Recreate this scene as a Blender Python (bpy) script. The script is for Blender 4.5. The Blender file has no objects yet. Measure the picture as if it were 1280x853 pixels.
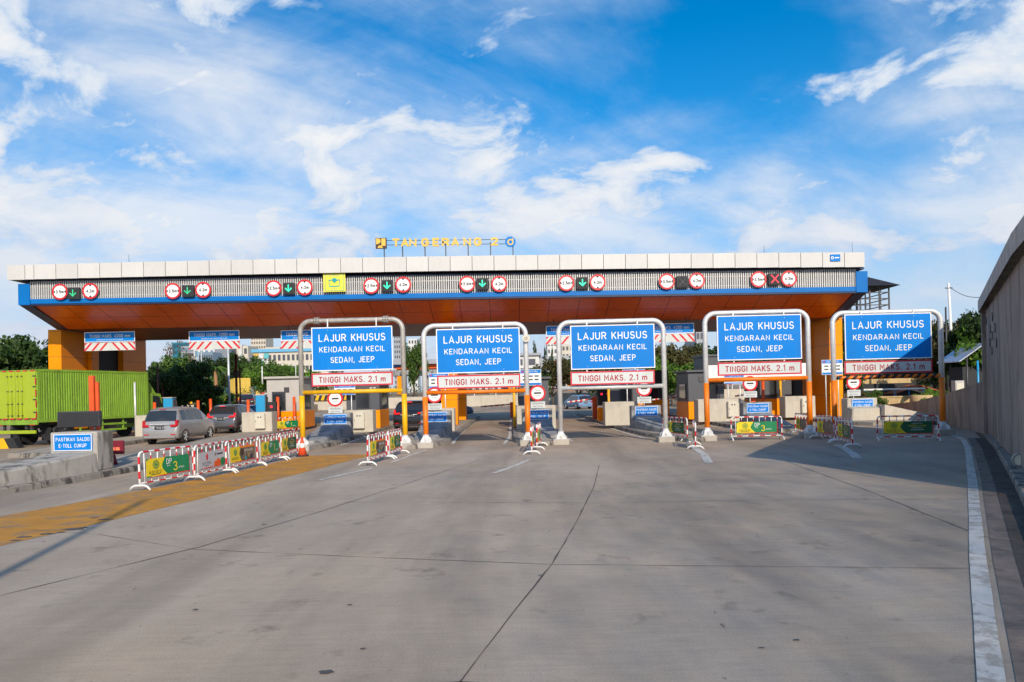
import bpy, bmesh, math, random
from mathutils import Vector, Matrix
R = math.radians
scn = bpy.context.scene
COL = scn.collection
rnd = random.Random(7)

# ------------------------------------------------------------------ camera
F, YC, ROLL, HC = 900.0, 490.0, 0.025, 2.0          # focal length in px of the 1280 px photo, horizon row, roll, eye height
cam = bpy.data.cameras.new('camera'); cam.sensor_width = 36.0; cam.lens = 36.0 * F / 1280.0
cam.shift_y = (YC - 426.5) / 1280.0; cam.clip_end = 5000; cam.clip_start = 0.05
camo = bpy.data.objects.new('camera', cam); COL.objects.link(camo)
camo.matrix_world = Matrix.Translation((0, 0, HC)) @ Matrix.Rotation(R(90), 4, 'X') @ Matrix.Rotation(-ROLL, 4, 'Z')
scn.camera = camo

# ------------------------------------------------------------------ sky and sun
SUN_EL, SHX, SHY = R(28.5), -0.228, 1.0              # shadows run along (SHX, SHY)
to_sun = Vector((-SHX, -SHY, 0)).normalized() * math.cos(SUN_EL) + Vector((0, 0, math.sin(SUN_EL)))
world = bpy.data.worlds.new('World'); scn.world = world; world.use_nodes = True
nt = world.node_tree; nt.nodes.clear(); N = nt.nodes.new; L = nt.links.new
def wm(op, a, b=None, clamp=False):
    n = N('ShaderNodeMath'); n.operation = op; n.use_clamp = clamp
    for i, v in enumerate((a, b)):
        if v is None: continue
        if isinstance(v, (int, float)): n.inputs[i].default_value = v
        else: L(v, n.inputs[i])
    return n.outputs[0]
def wramp(v, a, b):
    n = N('ShaderNodeMapRange'); n.interpolation_type = 'SMOOTHSTEP'
    L(v, n.inputs[0]); n.inputs[1].default_value = a; n.inputs[2].default_value = b
    return n.outputs[0]
sky = N('ShaderNodeTexSky'); sky.sky_type = 'NISHITA'; sky.sun_disc = False
sky.sun_elevation = SUN_EL; sky.sun_rotation = math.atan2(to_sun.x, to_sun.y)
sky.air_density = 1.0; sky.dust_density = 0.6; sky.ozone_density = 3.0; sky.altitude = 50
hs = N('ShaderNodeHueSaturation'); hs.inputs['Saturation'].default_value = 1.45; hs.inputs['Hue'].default_value = 0.497; hs.inputs['Value'].default_value = 1.12; L(sky.outputs[0], hs.inputs['Color'])
bg_sky = N('ShaderNodeBackground'); bg_sky.inputs[1].default_value = 0.15; L(hs.outputs[0], bg_sky.inputs[0])
tc = N('ShaderNodeTexCoord'); sep = N('ShaderNodeSeparateXYZ'); L(tc.outputs['Generated'], sep.inputs[0])
zc = wm('MAXIMUM', sep.outputs[2], 0.0); den = wm('ADD', zc, 0.16)
u = wm('DIVIDE', sep.outputs[0], den); v = wm('DIVIDE', sep.outputs[1], den)
den2 = wm('ADD', zc, 0.42); u2 = wm('DIVIDE', sep.outputs[0], den2); v2 = wm('DIVIDE', sep.outputs[1], den2)
def cl_noise(sx, sy, rot, scale, detail, rough, dist, off, flat=False):
    c = N('ShaderNodeCombineXYZ'); L(u2 if flat else u, c.inputs[0]); L(v2 if flat else v, c.inputs[1])
    m = N('ShaderNodeMapping'); L(c.outputs[0], m.inputs[0])
    m.vector_type = 'TEXTURE'; m.inputs['Rotation'].default_value[2] = rot; m.inputs['Scale'].default_value = (1 / sx, 1 / sy, 1); m.inputs['Location'].default_value = (-off[0], -off[1], -off[2])
    n = N('ShaderNodeTexNoise'); n.inputs['Scale'].default_value = scale; n.inputs['Detail'].default_value = detail
    n.inputs['Roughness'].default_value = rough; n.inputs['Distortion'].default_value = dist
    L(m.outputs[0], n.inputs[0]); return n.outputs['Fac']
n_big = cl_noise(0.75, 1.0, R(20), 0.85, 4, 0.5, 0.3, (3.1, 1.7, 0.0))
n_puff = cl_noise(1.0, 1.35, R(-8), 3.4, 11, 0.6, 0.35, (0.4, 5.3, 2.0), True)
n_streak = cl_noise(0.55, 1.9, R(35), 1.7, 10, 0.60, 0.6, (7.7, 2.2, 4.0), True)
n_cum = cl_noise(1.0, 1.2, R(-10), 5.8, 13, 0.57, 0.35, (1.1, 6.4, 3.0), True)
def lobe(x, y, z, a, b_):
    d = N('ShaderNodeVectorMath'); d.operation = 'DOT_PRODUCT'; L(tc.outputs['Generated'], d.inputs[0]); d.inputs[1].default_value = Vector((x, y, z)).normalized()
    return wramp(d.outputs['Value'], a, b_)
hole1, hole2 = lobe(0.20, 0.9, 0.56, 0.955, 0.998), lobe(-0.28, 0.9, 0.56, 0.985, 0.9995)
heap1, heap2, heap3 = lobe(0.66, 0.9, 0.42, 0.975, 0.999), lobe(-0.45, 0.9, 0.36, 0.93, 0.999), lobe(0.06, 0.95, 0.38, 0.97, 0.999)
bias = wm('SUBTRACT', wm('MULTIPLY', wm('ADD', heap1, wm('ADD', heap2, wm('MULTIPLY', heap3, 0.8))), 0.08), wm('MULTIPLY', wm('ADD', hole1, wm('MULTIPLY', hole2, 0.6)), 0.095))
low = wm('MULTIPLY', wm('SUBTRACT', 0.36, zc), 0.34)
cov = wm('ADD', wm('ADD', wm('MULTIPLY', n_big, 0.45), wm('MULTIPLY', n_puff, 0.55)), wm('MULTIPLY', n_streak, 0.55))
cov = wm('ADD', wm('ADD', cov, low), bias)
cum = wm('ADD', wm('ADD', wm('MULTIPLY', n_cum, 0.95), wm('MULTIPLY', n_big, 0.35)), wm('ADD', bias, wm('MULTIPLY', low, 0.7)))
veil = wm('MULTIPLY', wramp(cov, 0.58, 1.0), 0.85)
cmask = wramp(cum, 0.66, 0.80)
mask = wm('MULTIPLY', wm('MAXIMUM', veil, cmask), 0.96)
bright = wm('MAXIMUM', wramp(cov, 0.70, 1.05), wramp(cum, 0.66, 0.92))
cc = N('ShaderNodeMixRGB'); cc.inputs[1].default_value = (0.50, 0.68, 0.93, 1); cc.inputs[2].default_value = (1.0, 1.0, 1.0, 1); L(bright, cc.inputs[0])
bg_cl = N('ShaderNodeBackground'); bg_cl.inputs[1].default_value = 0.93; L(cc.outputs[0], bg_cl.inputs[0])
# pale haze low over the horizon
hz = N('ShaderNodeMapRange'); hz.interpolation_type = 'SMOOTHSTEP'; L(zc, hz.inputs[0])
hz.inputs[1].default_value = 0.0; hz.inputs[2].default_value = 0.33; hz.inputs[3].default_value = 0.66; hz.inputs[4].default_value = 0.0
bg_hz = N('ShaderNodeBackground'); bg_hz.inputs[0].default_value = (0.55, 0.665, 0.89, 1); bg_hz.inputs[1].default_value = 0.86
mx = N('ShaderNodeMixShader'); L(mask, mx.inputs[0]); L(bg_sky.outputs[0], mx.inputs[1]); L(bg_cl.outputs[0], mx.inputs[2])
mx2 = N('ShaderNodeMixShader'); L(hz.outputs[0], mx2.inputs[0]); L(mx.outputs[0], mx2.inputs[1]); L(bg_hz.outputs[0], mx2.inputs[2])
wo = N('ShaderNodeOutputWorld'); L(mx2.outputs[0], wo.inputs[0])
sun = bpy.data.lights.new('sun', 'SUN'); sun.energy = 4.2; sun.angle = R(0.55); sun.color = (1.0, 0.88, 0.72)
suno = bpy.data.objects.new('sun', sun); COL.objects.link(suno)
suno.rotation_mode = 'QUATERNION'; suno.rotation_quaternion = to_sun.to_track_quat('Z', 'Y'); suno.location = to_sun * 60
vs = scn.view_settings; scn.display_settings.display_device = 'sRGB'
vs.view_transform = 'Standard'; vs.look = 'None'; vs.exposure = 0.0; vs.gamma = 1.0; vs.use_curve_mapping = False
scn.render.engine = 'CYCLES'; scn.cycles.max_bounces = 6; scn.cycles.transparent_max_bounces = 8

# ------------------------------------------------------------------ from photo pixels to the ground plan (used while surveying positions)
def U(px, py):
    dx, dy = px - 640.0, py - YC
    c, s = math.cos(ROLL), math.sin(ROLL)
    return dx * c - dy * s, dx * s + dy * c
def G(px, py, z=0.0):
    x, y = U(px, py); D = F * (HC - z) / y
    return Vector((x * D / F, D, z))
def P(px, py, D):
    x, y = U(px, py); return Vector((x * D / F, D, HC - y * D / F))

# ------------------------------------------------------------------ materials
MATS = {}
def pm(name, col, rough=0.6, metal=0.0, var=0.12, scale=3.0, bump=0.0, bscale=40.0, dirt=0.0, dirtcol=(0.05, 0.045, 0.04), emit=0.0, spec=0.5, coat=0.0, stretch=1.0, rndv=0.0, dscale=1.6):
    if name in MATS: return MATS[name]
    m = bpy.data.materials.new(name); m.use_nodes = True; t = m.node_tree; n = t.nodes; l = t.links
    b = n['Principled BSDF']; b.inputs['Roughness'].default_value = rough; b.inputs['Metallic'].default_value = metal
    b.inputs['Specular IOR Level'].default_value = spec
    if coat: b.inputs['Coat Weight'].default_value = coat; b.inputs['Coat Roughness'].default_value = 0.08
    c = n.new('ShaderNodeTexCoord'); vec = c.outputs['Object']
    mp = n.new('ShaderNodeMapping'); mp.inputs['Scale'].default_value = (1, 1, 1.0 / stretch); l.new(vec, mp.inputs[0])
    nz = n.new('ShaderNodeTexNoise'); nz.inputs['Scale'].default_value = scale; nz.inputs['Detail'].default_value = 6; nz.inputs['Roughness'].default_value = 0.62
    l.new(mp.outputs[0], nz.inputs[0])
    mr = n.new('ShaderNodeMapRange'); mr.inputs[1].default_value = 0.25; mr.inputs[2].default_value = 0.75
    mr.inputs[3].default_value = 1 - var; mr.inputs[4].default_value = 1 + var; l.new(nz.outputs['Fac'], mr.inputs[0])
    hv = n.new('ShaderNodeHueSaturation'); hv.inputs['Color'].default_value = (*col, 1); l.new(mr.outputs[0], hv.inputs['Value'])
    out = hv.outputs[0]
    if rndv:
        oi = n.new('ShaderNodeObjectInfo'); m2 = n.new('ShaderNodeMapRange'); l.new(oi.outputs['Random'], m2.inputs[0])
        m2.inputs[3].default_value = 1 - rndv; m2.inputs[4].default_value = 1 + rndv
        h2 = n.new('ShaderNodeHueSaturation'); l.new(out, h2.inputs['Color']); l.new(m2.outputs[0], h2.inputs['Value'])
        out = h2.outputs[0]
    if dirt:
        d = n.new('ShaderNodeTexNoise'); d.inputs['Scale'].default_value = dscale; d.inputs['Detail'].default_value = 9; d.inputs['Roughness'].default_value = 0.7
        mp2 = n.new('ShaderNodeMapping'); mp2.inputs['Scale'].default_value = (1.6, 1.6, 0.5); mp2.inputs['Location'].default_value = (3, 7, 1)
        l.new(vec, mp2.inputs[0]); l.new(mp2.outputs[0], d.inputs[0])
        dr = n.new('ShaderNodeMapRange'); dr.inputs[1].default_value = 0.50 if dirt >= .6 else 0.47; dr.inputs[2].default_value = 0.585 if dirt >= .6 else 0.64; dr.inputs[4].default_value = dirt; l.new(d.outputs['Fac'], dr.inputs[0])
        mx = n.new('ShaderNodeMixRGB'); mx.inputs[2].default_value = (*dirtcol, 1); l.new(dr.outputs[0], mx.inputs[0]); l.new(out, mx.inputs[1]); out = mx.outputs[0]
    l.new(out, b.inputs['Base Color'])
    if emit: l.new(out, b.inputs['Emission Color']); b.inputs['Emission Strength'].default_value = emit
    if bump:
        bn = n.new('ShaderNodeTexNoise'); bn.inputs['Scale'].default_value = bscale; bn.inputs['Detail'].default_value = 5; l.new(vec, bn.inputs[0])
        bp = n.new('ShaderNodeBump'); bp.inputs['Strength'].default_value = bump; bp.inputs['Distance'].default_value = 0.02
        l.new(bn.outputs['Fac'], bp.inputs['Height']); l.new(bp.outputs[0], b.inputs['Normal'])
    MATS[name] = m; return m
M_GALV = pm('galvanised_steel', (0.72, 0.72, 0.71), 0.45, 0.3, 0.16, 5, dirt=0.2, dirtcol=(0.3, 0.27, 0.23))
M_GALVD = pm('weathered_pipe', (0.42, 0.40, 0.36), 0.55, 0.3, 0.2, 6, dirt=0.5, dirtcol=(0.16, 0.12, 0.08))
M_YEL = pm('yellow_paint', (0.88, 0.45, 0.0), 0.45, 0, 0.10, 6, dirt=0.35, dirtcol=(0.3, 0.2, 0.04))
M_ORG = pm('orange_paint', (0.88, 0.20, 0.0), 0.45, 0, 0.10, 6, dirt=0.35, dirtcol=(0.3, 0.12, 0.03))
M_ORB = pm('orange_red_paint', (0.78, 0.10, 0.015), 0.42, 0, 0.10, 6, dirt=0.2, dirtcol=(0.25, 0.06, 0.02))
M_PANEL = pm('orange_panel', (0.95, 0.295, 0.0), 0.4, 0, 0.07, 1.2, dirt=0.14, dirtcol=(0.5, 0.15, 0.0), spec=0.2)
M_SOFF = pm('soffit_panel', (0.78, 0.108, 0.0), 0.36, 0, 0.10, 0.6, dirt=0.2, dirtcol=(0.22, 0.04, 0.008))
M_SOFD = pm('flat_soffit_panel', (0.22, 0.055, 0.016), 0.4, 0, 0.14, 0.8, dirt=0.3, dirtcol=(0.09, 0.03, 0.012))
M_BLUE = pm('canopy_blue', (0.0, 0.15, 0.48), 0.4, 0, 0.08, 1.0, spec=0.25)
M_NAVY = pm('canopy_navy', (0.006, 0.02, 0.07), 0.4, 0, 0.08, 1.0)
M_SIGNB = pm('sign_blue', (0.0, 0.20, 0.64), 0.45, 0, 0.10, 1.2, dirt=0.25, dirtcol=(0.03, 0.15, 0.40), spec=0.2, rndv=0.05)
M_WHITE = pm('white_paint', (0.78, 0.78, 0.76), 0.4, 0, 0.05, 5, dirt=0.1, dirtcol=(0.45, 0.42, 0.38))
M_SIGNW = pm('sign_white', (0.58, 0.615, 0.61), 0.45, 0, 0.06, 2, dirt=0.2, dirtcol=(0.4, 0.38, 0.33))
M_LETW = pm('reflective_white', (0.82, 0.82, 0.80), 0.5, 0, 0.06, 9)
M_RED = pm('red_paint', (0.62, 0.012, 0.02), 0.4, 0, 0.10, 8)
M_SIGNR = pm('sign_red', (0.58, 0.012, 0.035), 0.4, 0, 0.06, 3)
M_REDTXT = pm('sign_red_ink', (0.36, 0.004, 0.022), 0.45, 0, 0.06, 3)
M_FASCS = [pm('fascia_panel_%s' % nm, tuple(x * k for x in (0.60, 0.59, 0.565)), 0.5, 0, 0.05, 0.5, dirt=0.16, dirtcol=(0.45, 0.41, 0.36), dscale=2.2) for nm, k in (('pale', 1.03), ('plain', 1.0), ('dull', .96))]; M_FASC = M_FASCS[1]
M_BLK = pm('black_rubber', (0.018, 0.018, 0.02), 0.65, 0, 0.2, 5)
M_DARK = pm('dark_recess', (0.02, 0.021, 0.025), 0.7, 0, 0.2, 2)
M_GLASS = pm('dark_glass', (0.025, 0.03, 0.035), 0.08, 0, 0.1, 2, spec=0.8)
M_CONC = pm('weathered_concrete', (0.42, 0.385, 0.33), 0.85, 0, 0.16, 2.5, bump=0.3, bscale=30, dirt=0.8, dirtcol=(0.10, 0.085, 0.065), dscale=1.1)
M_CONCL = pm('pale_concrete', (0.52, 0.47, 0.385), 0.85, 0, 0.1, 2.5, bump=0.2, bscale=30, dirt=0.25, dirtcol=(0.24, 0.2, 0.15))
M_CONCG = pm('grey_concrete', (0.30, 0.30, 0.295), 0.85, 0, 0.18, 2.5, bump=0.3, bscale=30, dirt=0.6, dirtcol=(0.07, 0.065, 0.06))
M_KERB = pm('kerb_concrete', (0.27, 0.24, 0.20), 0.88, 0, 0.25, 2.2, bump=0.5, bscale=18, dirt=0.85, dirtcol=(0.035, 0.03, 0.026), dscale=2.4)
M_PAVE = pm('island_paving', (0.40, 0.34, 0.27), 0.9, 0, 0.18, 1.6, bump=0.3, bscale=22, dirt=0.5, dirtcol=(0.16, 0.13, 0.10))
M_WALL = pm('retaining_wall_concrete', (0.33, 0.255, 0.20), 0.85, 0, 0.2, 1.1, bump=0.3, bscale=12, dirt=0.7, dirtcol=(0.13, 0.10, 0.08), stretch=4, dscale=0.7)
M_CREAM = pm('cream_enamel', (0.62, 0.58, 0.47), 0.45, 0, 0.05, 3, dirt=0.1, dirtcol=(0.35, 0.3, 0.22))
M_CYAN = pm('sky_blue_enamel', (0.02, 0.30, 0.58), 0.4, 0, 0.05, 3)
M_BOOTH = pm('booth_grey', (0.46, 0.44, 0.41), 0.55, 0, 0.08, 1.5, dirt=0.12, dirtcol=(0.3, 0.28, 0.25))
M_BOOTHD = pm('booth_shaded_grey', (0.075, 0.08, 0.092), 0.5, 0, 0.08, 1.5)  # darkened: the shade under the canopy is put into this wall colour
M_GREEN = pm('truck_green', (0.24, 0.42, 0.035), 0.5, 0, 0.12, 1.4, dirt=0.45, dirtcol=(0.12, 0.18, 0.03))
M_BYEL = pm('banner_yellow', (0.78, 0.60, 0.015), 0.5, 0, 0.05, 4)
M_BGRN = pm('banner_green', (0.004, 0.21, 0.075), 0.5, 0, 0.06, 4)
M_BDGRN = pm('banner_dark_green', (0.01, 0.10, 0.035), 0.5, 0, 0.06, 4)
M_BWHT = pm('banner_white', (0.50, 0.51, 0.54), 0.5, 0, 0.05, 4)
M_BPIC = pm('banner_picture', (0.17, 0.13, 0.09), 0.5, 0, 0.75, 5, dirt=0.7, dirtcol=(0.04, 0.05, 0.04), dscale=3)
M_CONE = pm('cone_orange', (0.75, 0.075, 0.02), 0.5, 0, 0.08, 6)
M_AMBER = pm('amber_lettering', (0.80, 0.49, 0.07), 0.4, 0, 0.05, 6)
M_SLAT = pm('louver_slat', (0.54, 0.54, 0.53), 0.45, 0.1, 0.07, 2)
M_LGRN = pm('lit_green', (0.02, 0.95, 0.42), 0.5, 0, 0.02, 3, emit=1.0)
M_LGRND = pm('dim_green', (0.03, 0.55, 0.22), 0.5, 0, 0.02, 3, emit=0.25)
M_LRED = pm('lit_red', (1.0, 0.03, 0.06), 0.5, 0, 0.02, 3, emit=0.9)
M_LBRK = pm('brake_light', (1.0, 0.015, 0.02), 0.3, 0, 0.02, 3, emit=0.7)
M_TAIL = pm('tail_lamp', (0.50, 0.006, 0.012), 0.18, 0, 0.05, 6, coat=0.6)
M_GREYD = pm('dark_steel', (0.07, 0.07, 0.075), 0.5, 0.4, 0.1, 4)

# ------------------------------------------------------------------ stroke alphabet for the signs
def _arc(cx, cy, rx, ry, a0, a1, n=9): return [(cx + rx * math.cos(R(a0 + (a1 - a0) * i / n)), cy + ry * math.sin(R(a0 + (a1 - a0) * i / n))) for i in range(n + 1)]
def _o(w, r): return _arc(w - r, 1 - r, r, r, 0, 90, 5) + _arc(r, 1 - r, r, r, 90, 180, 5) + _arc(r, r, r, r, 180, 270, 5) + _arc(w - r, r, r, r, 270, 360, 5)
_c = _arc(.31, .69, .31, .31, 15, 180) + _arc(.31, .31, .31, .31, 180, 345)
GLYPH = {'A': (.70, [([(0, 0), (.35, 1), (.70, 0)], 0), ([(.12, .30), (.58, .30)], 0)]), 'B': (.62, [([(0, 0), (0, 1), (.36, 1)] + _arc(.36, .765, .24, .235, 80, -90, 7) + [(0, .53)], 0), ([(.02, .53), (.36, .53)] + _arc(.36, .265, .26, .265, 80, -90, 7) + [(0, 0)], 0)]),
 'C': (.60, [(_c, 0)]), 'D': (.62, [([(0, 0), (0, 1), (.31, 1)] + _arc(.31, .69, .31, .31, 80, 0, 5) + _arc(.31, .31, .31, .31, 0, -90, 6) + [(0, 0)], 1)]), 'E': (.52, [([(.52, 1), (0, 1), (0, 0), (.52, 0)], 0), ([(0, .52), (.44, .52)], 0)]),
 'F': (.52, [([(.52, 1), (0, 1), (0, 0)], 0), ([(0, .50), (.42, .50)], 0)]), 'G': (.62, [(_c[:-1] + [(.62, .34), (.62, .47), (.36, .47)], 0)]), 'H': (.60, [([(0, 0), (0, 1)], 0), ([(.60, 0), (.60, 1)], 0), ([(0, .5), (.60, .5)], 0)]), 'I': (.06, [([(.03, 0), (.03, 1)], 0)]),
 'J': (.46, [([(.46, 1), (.46, .25)] + _arc(.23, .23, .23, .23, 0, -170), 0)]), 'K': (.60, [([(0, 0), (0, 1)], 0), ([(.58, 1), (.03, .38)], 0), ([(.22, .58), (.60, 0)], 0)]), 'L': (.48, [([(0, 1), (0, 0), (.48, 0)], 0)]),
 'M': (.76, [([(0, 0), (0, 1), (.38, .35), (.76, 1), (.76, 0)], 0)]), 'N': (.62, [([(0, 0), (0, 1), (.62, 0), (.62, 1)], 0)]), 'O': (.64, [(_o(.64, .31), 1)]), 'P': (.60, [([(0, 0), (0, 1), (.33, 1)] + _arc(.33, .735, .27, .265, 80, -90, 7) + [(0, .47)], 0)]),
 'Q': (.64, [(_o(.64, .31), 1), ([(.38, .25), (.66, -.02)], 0)]), 'R': (.62, [([(0, 0), (0, 1), (.33, 1)] + _arc(.33, .745, .27, .255, 80, -90, 7) + [(0, .49)], 0), ([(.32, .49), (.62, 0)], 0)]),
 'S': (.58, [(_arc(.29, .745, .27, .255, 25, 262, 10) + _arc(.29, .26, .29, .26, 82, -158, 10), 0)]), 'T': (.60, [([(0, 1), (.60, 1)], 0), ([(.30, 1), (.30, 0)], 0)]), 'U': (.62, [([(0, 1), (0, .31)] + _arc(.31, .31, .31, .31, 187, 353) + [(.62, .31), (.62, 1)], 0)]),
 'V': (.66, [([(0, 1), (.33, 0), (.66, 1)], 0)]), 'W': (.92, [([(0, 1), (.22, 0), (.46, .85), (.70, 0), (.92, 1)], 0)]), 'X': (.62, [([(0, 0), (.62, 1)], 0), ([(0, 1), (.62, 0)], 0)]), 'Y': (.64, [([(0, 1), (.32, .45), (.64, 1)], 0), ([(.32, .45), (.32, 0)], 0)]), 'Z': (.58, [([(0, 1), (.58, 1), (0, 0), (.58, 0)], 0)]),
 '0': (.58, [(_o(.58, .285), 1)]), '1': (.28, [([(0, .80), (.22, 1), (.22, 0)], 0)]), '2': (.58, [(_arc(.29, .72, .28, .28, 168, -30, 10) + [(.01, 0), (.60, 0)], 0)]), '3': (.56, [(_arc(.27, .765, .25, .235, 155, -88, 9), 0), (_arc(.27, .265, .29, .265, 88, -155, 9), 0)]),
 '4': (.62, [([(.46, 0), (.46, 1), (0, .27), (.64, .27)], 0)]), '5': (.56, [([(.54, 1), (.08, 1), (.04, .52)] + _arc(.28, .32, .28, .31, 120, -150, 9), 0)]), '6': (.58, [(_arc(.29, .30, .29, .30, 0, 360, 14), 1), ([(.46, 1), (.16, .66), (.01, .34)], 0)]), '7': (.56, [([(0, 1), (.56, 1), (.18, 0)], 0)]),
 '8': (.58, [(_arc(.29, .76, .25, .24, 0, 360, 12), 1), (_arc(.29, .26, .29, .26, 0, 360, 12), 1)]), '9': (.58, [(_arc(.29, .70, .29, .30, 0, 360, 14), 1), ([(.12, 0), (.42, .34), (.57, .66)], 0)]), '.': (.10, [([(.05, 0), (.05, .09)], 0)]), ',': (.10, [([(.07, .09), (.02, -.14)], 0)]), '-': (.30, [([(0, .48), (.30, .48)], 0)]),
 'm': (.84, [([(0, 0), (0, .64)], 0), ([(0, .46)] + _arc(.21, .43, .21, .21, 170, 0, 7) + [(.42, 0)], 0), ([(.42, .46)] + _arc(.63, .43, .21, .21, 170, 0, 7) + [(.84, 0)], 0)])}

# ------------------------------------------------------------------ mesh building
class MB:
    def __init__(s): s.bm = bmesh.new(); s.mats = []; s.sm = False
    def mi(s, m):
        if m not in s.mats: s.mats.append(m)
        return s.mats.index(m)
    def _fin(s, faces, m, smooth=False):
        i = s.mi(m)
        for f in faces: f.material_index = i; f.smooth = smooth
    def box(s, c, d, m, rz=0.0, bev=0.0, rot=None):
        mat = Matrix.Translation(c) @ (rot.to_4x4() if rot else Matrix.Rotation(rz, 4, 'Z')) @ Matrix.Diagonal((*d, 1))
        r = bmesh.ops.create_cube(s.bm, size=1.0, matrix=mat)
        vs_ = r['verts']; fs = list({f for v_ in vs_ for f in v_.link_faces})
        if bev:
            es = list({e for v_ in vs_ for e in v_.link_edges})
            q = bmesh.ops.bevel(s.bm, geom=es, offset=min(bev, min(d) * 0.45), segments=1, affect='EDGES')
            fs = list({f for f in q['faces']} | {f for f in fs if f.is_valid})
        s._fin(fs, m); return s
    def quad(s, pts, m, smooth=False):
        vs_ = [s.bm.verts.new(p) for p in pts]; f = s.bm.faces.new(vs_); s._fin([f], m, smooth); return s
    def tube(s, path, r, m, n=10, cap=True, bands=None):
        path = [Vector(p) for p in path]; rings = []; k = len(path)
        rs = r if isinstance(r, (list, tuple)) else [r] * k
        up = None; fs = []
        for i, p in enumerate(path):
            t = (path[min(i + 1, k - 1)] - path[max(i - 1, 0)]).normalized()
            if up is None: up = Vector((0, 0, 1)) if abs(t.z) < 0.9 else Vector((1, 0, 0))
            a = up - t * up.dot(t)
            if a.length < 1e-4: a = t.orthogonal()
            a.normalize(); b = t.cross(a); up = a
            rings.append([s.bm.verts.new(p + (a * math.cos(2 * math.pi * j / n) + b * math.sin(2 * math.pi * j / n)) * rs[i]) for j in range(n)])
        for i in range(k - 1):
            mm = bands[i] if bands else m
            q = [s.bm.faces.new((rings[i][j], rings[i][(j + 1) % n], rings[i + 1][(j + 1) % n], rings[i + 1][j])) for j in range(n)]
            s._fin(q, mm, True)
        if cap:
            s._fin([s.bm.faces.new(rings[0][::-1]), s.bm.faces.new(rings[-1])], m)
        return s
    def cyl(s, p0, p1, r, m, n=12, r1=None): return s.tube([p0, p1], [r, r if r1 is None else r1], m, n)
    def prism(s, poly, axis, a, b, m):
        # poly: 2D outline; axis 'y': (x,z) swept from y=a to b; 'z': (x,y); 'x': (y,z)
        def at(p, q): return {'y': (p[0], q, p[1]), 'z': (p[0], p[1], q), 'x': (q, p[0], p[1])}[axis]
        v0 = [s.bm.verts.new(at(p, a)) for p in poly]; v1 = [s.bm.verts.new(at(p, b)) for p in poly]
        fs = [s.bm.faces.new(v0), s.bm.faces.new(v1[::-1])]
        k = len(poly)
        for i in range(k): fs.append(s.bm.faces.new((v0[i], v1[i], v1[(i + 1) % k], v0[(i + 1) % k])))
        s._fin(fs, m); return s
    def disc(s, c, r, m, axis='y', n=28, depth=0.02, ry=None):
        ry = ry or r
        poly = [(c[0] + r * math.cos(2 * math.pi * i / n), c[2] + ry * math.sin(2 * math.pi * i / n)) for i in range(n)]
        return s.prism(poly, 'y', c[1] - depth / 2, c[1] + depth / 2, m)
    def ring(s, c, r0, r1, m, depth=0.02, n=32):
        for q in (0,):
            vo = [[s.bm.verts.new((c[0] + r * math.cos(2 * math.pi * i / n), c[1] + d, c[2] + r * math.sin(2 * math.pi * i / n))) for i in range(n)] for r, d in ((r0, -depth / 2), (r1, -depth / 2), (r1, depth / 2), (r0, depth / 2))]
            fs = []
            for k in range(4):
                for i in range(n): fs.append(s.bm.faces.new((vo[k][i], vo[k][(i + 1) % n], vo[(k + 1) % 4][(i + 1) % n], vo[(k + 1) % 4][i])))
            s._fin(fs, m)
        return s
    def text(s, txt, c, size, m, fat=0.0, width=None, depth=0.004, weight=0.128, gap=0.36):
        # plain road-sign lettering: monoline strokes in the x-z plane, read from -y
        strokes, x = [], 0.0
        for ch in txt:
            if ch == ' ': x += 0.60; continue
            g = GLYPH.get(ch) or GLYPH[ch.upper()]
            for st, closed in g[1]: strokes.append(([(x + p[0], p[1]) for p in st], closed))
            x += g[0] + gap
        tw = x - gap; kx = (width / tw) if width else size; sw = weight * size / 2
        i_ = s.mi(m)
        for n_, (st, closed) in enumerate(strokes):
            pts = [Vector(((p[0] - tw / 2) * kx, (p[1] - .5) * (size - 2 * sw))) for p in st]
            if closed: pts = pts[:-1] if (pts[0] - pts[-1]).length < 1e-6 else pts
            k = len(pts); A, B = [], []; y = c[1] - .0003 * (n_ % 3)
            for q in range(k):
                if closed: a, b_ = pts[q - 1], pts[(q + 1) % k]
                else: a, b_ = pts[max(q - 1, 0)], pts[min(q + 1, k - 1)]
                d1 = (pts[q] - a).normalized() if (pts[q] - a).length > 1e-9 else (b_ - pts[q]).normalized()
                d2 = (b_ - pts[q]).normalized() if (b_ - pts[q]).length > 1e-9 else d1
                n1, n2 = Vector((-d1.y, d1.x)), Vector((-d2.y, d2.x)); h = n1 + n2
                if h.length < .3: h = n1
                h.normalize(); h *= min(sw / max(.45, h.dot(n1)), sw * 2)
                e = Vector((0, 0))
                if not closed and q == 0: e = -d2 * sw * .5
                if not closed and q == k - 1: e = d1 * sw * .5
                A.append(s.bm.verts.new((c[0] + pts[q].x + h.x + e.x, y, c[2] + pts[q].y + h.y + e.y))); B.append(s.bm.verts.new((c[0] + pts[q].x - h.x + e.x, y, c[2] + pts[q].y - h.y + e.y)))
            for q in range(k if closed else k - 1):
                f = s.bm.faces.new((A[q], A[(q + 1) % k], B[(q + 1) % k], B[q])); f.material_index = i_
        return s
    def build(s, name, parent=None, smooth=False, loc=None):
        me = bpy.data.meshes.new(name)
        bmesh.ops.recalc_face_normals(s.bm, faces=[f for f in s.bm.faces if len(f.link_faces if False else f.edges) > 0]) if not getattr(s, 'keepn', False) else None
        s.bm.to_mesh(me); s.bm.free()
        for m in s.mats: me.materials.append(m)
        o = bpy.data.objects.new(name, me); COL.objects.link(o)
        if parent: o.parent = parent
        if loc is not None: o.location = loc
        if smooth:
            for p in me.polygons: p.use_smooth = True
        return o
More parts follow.
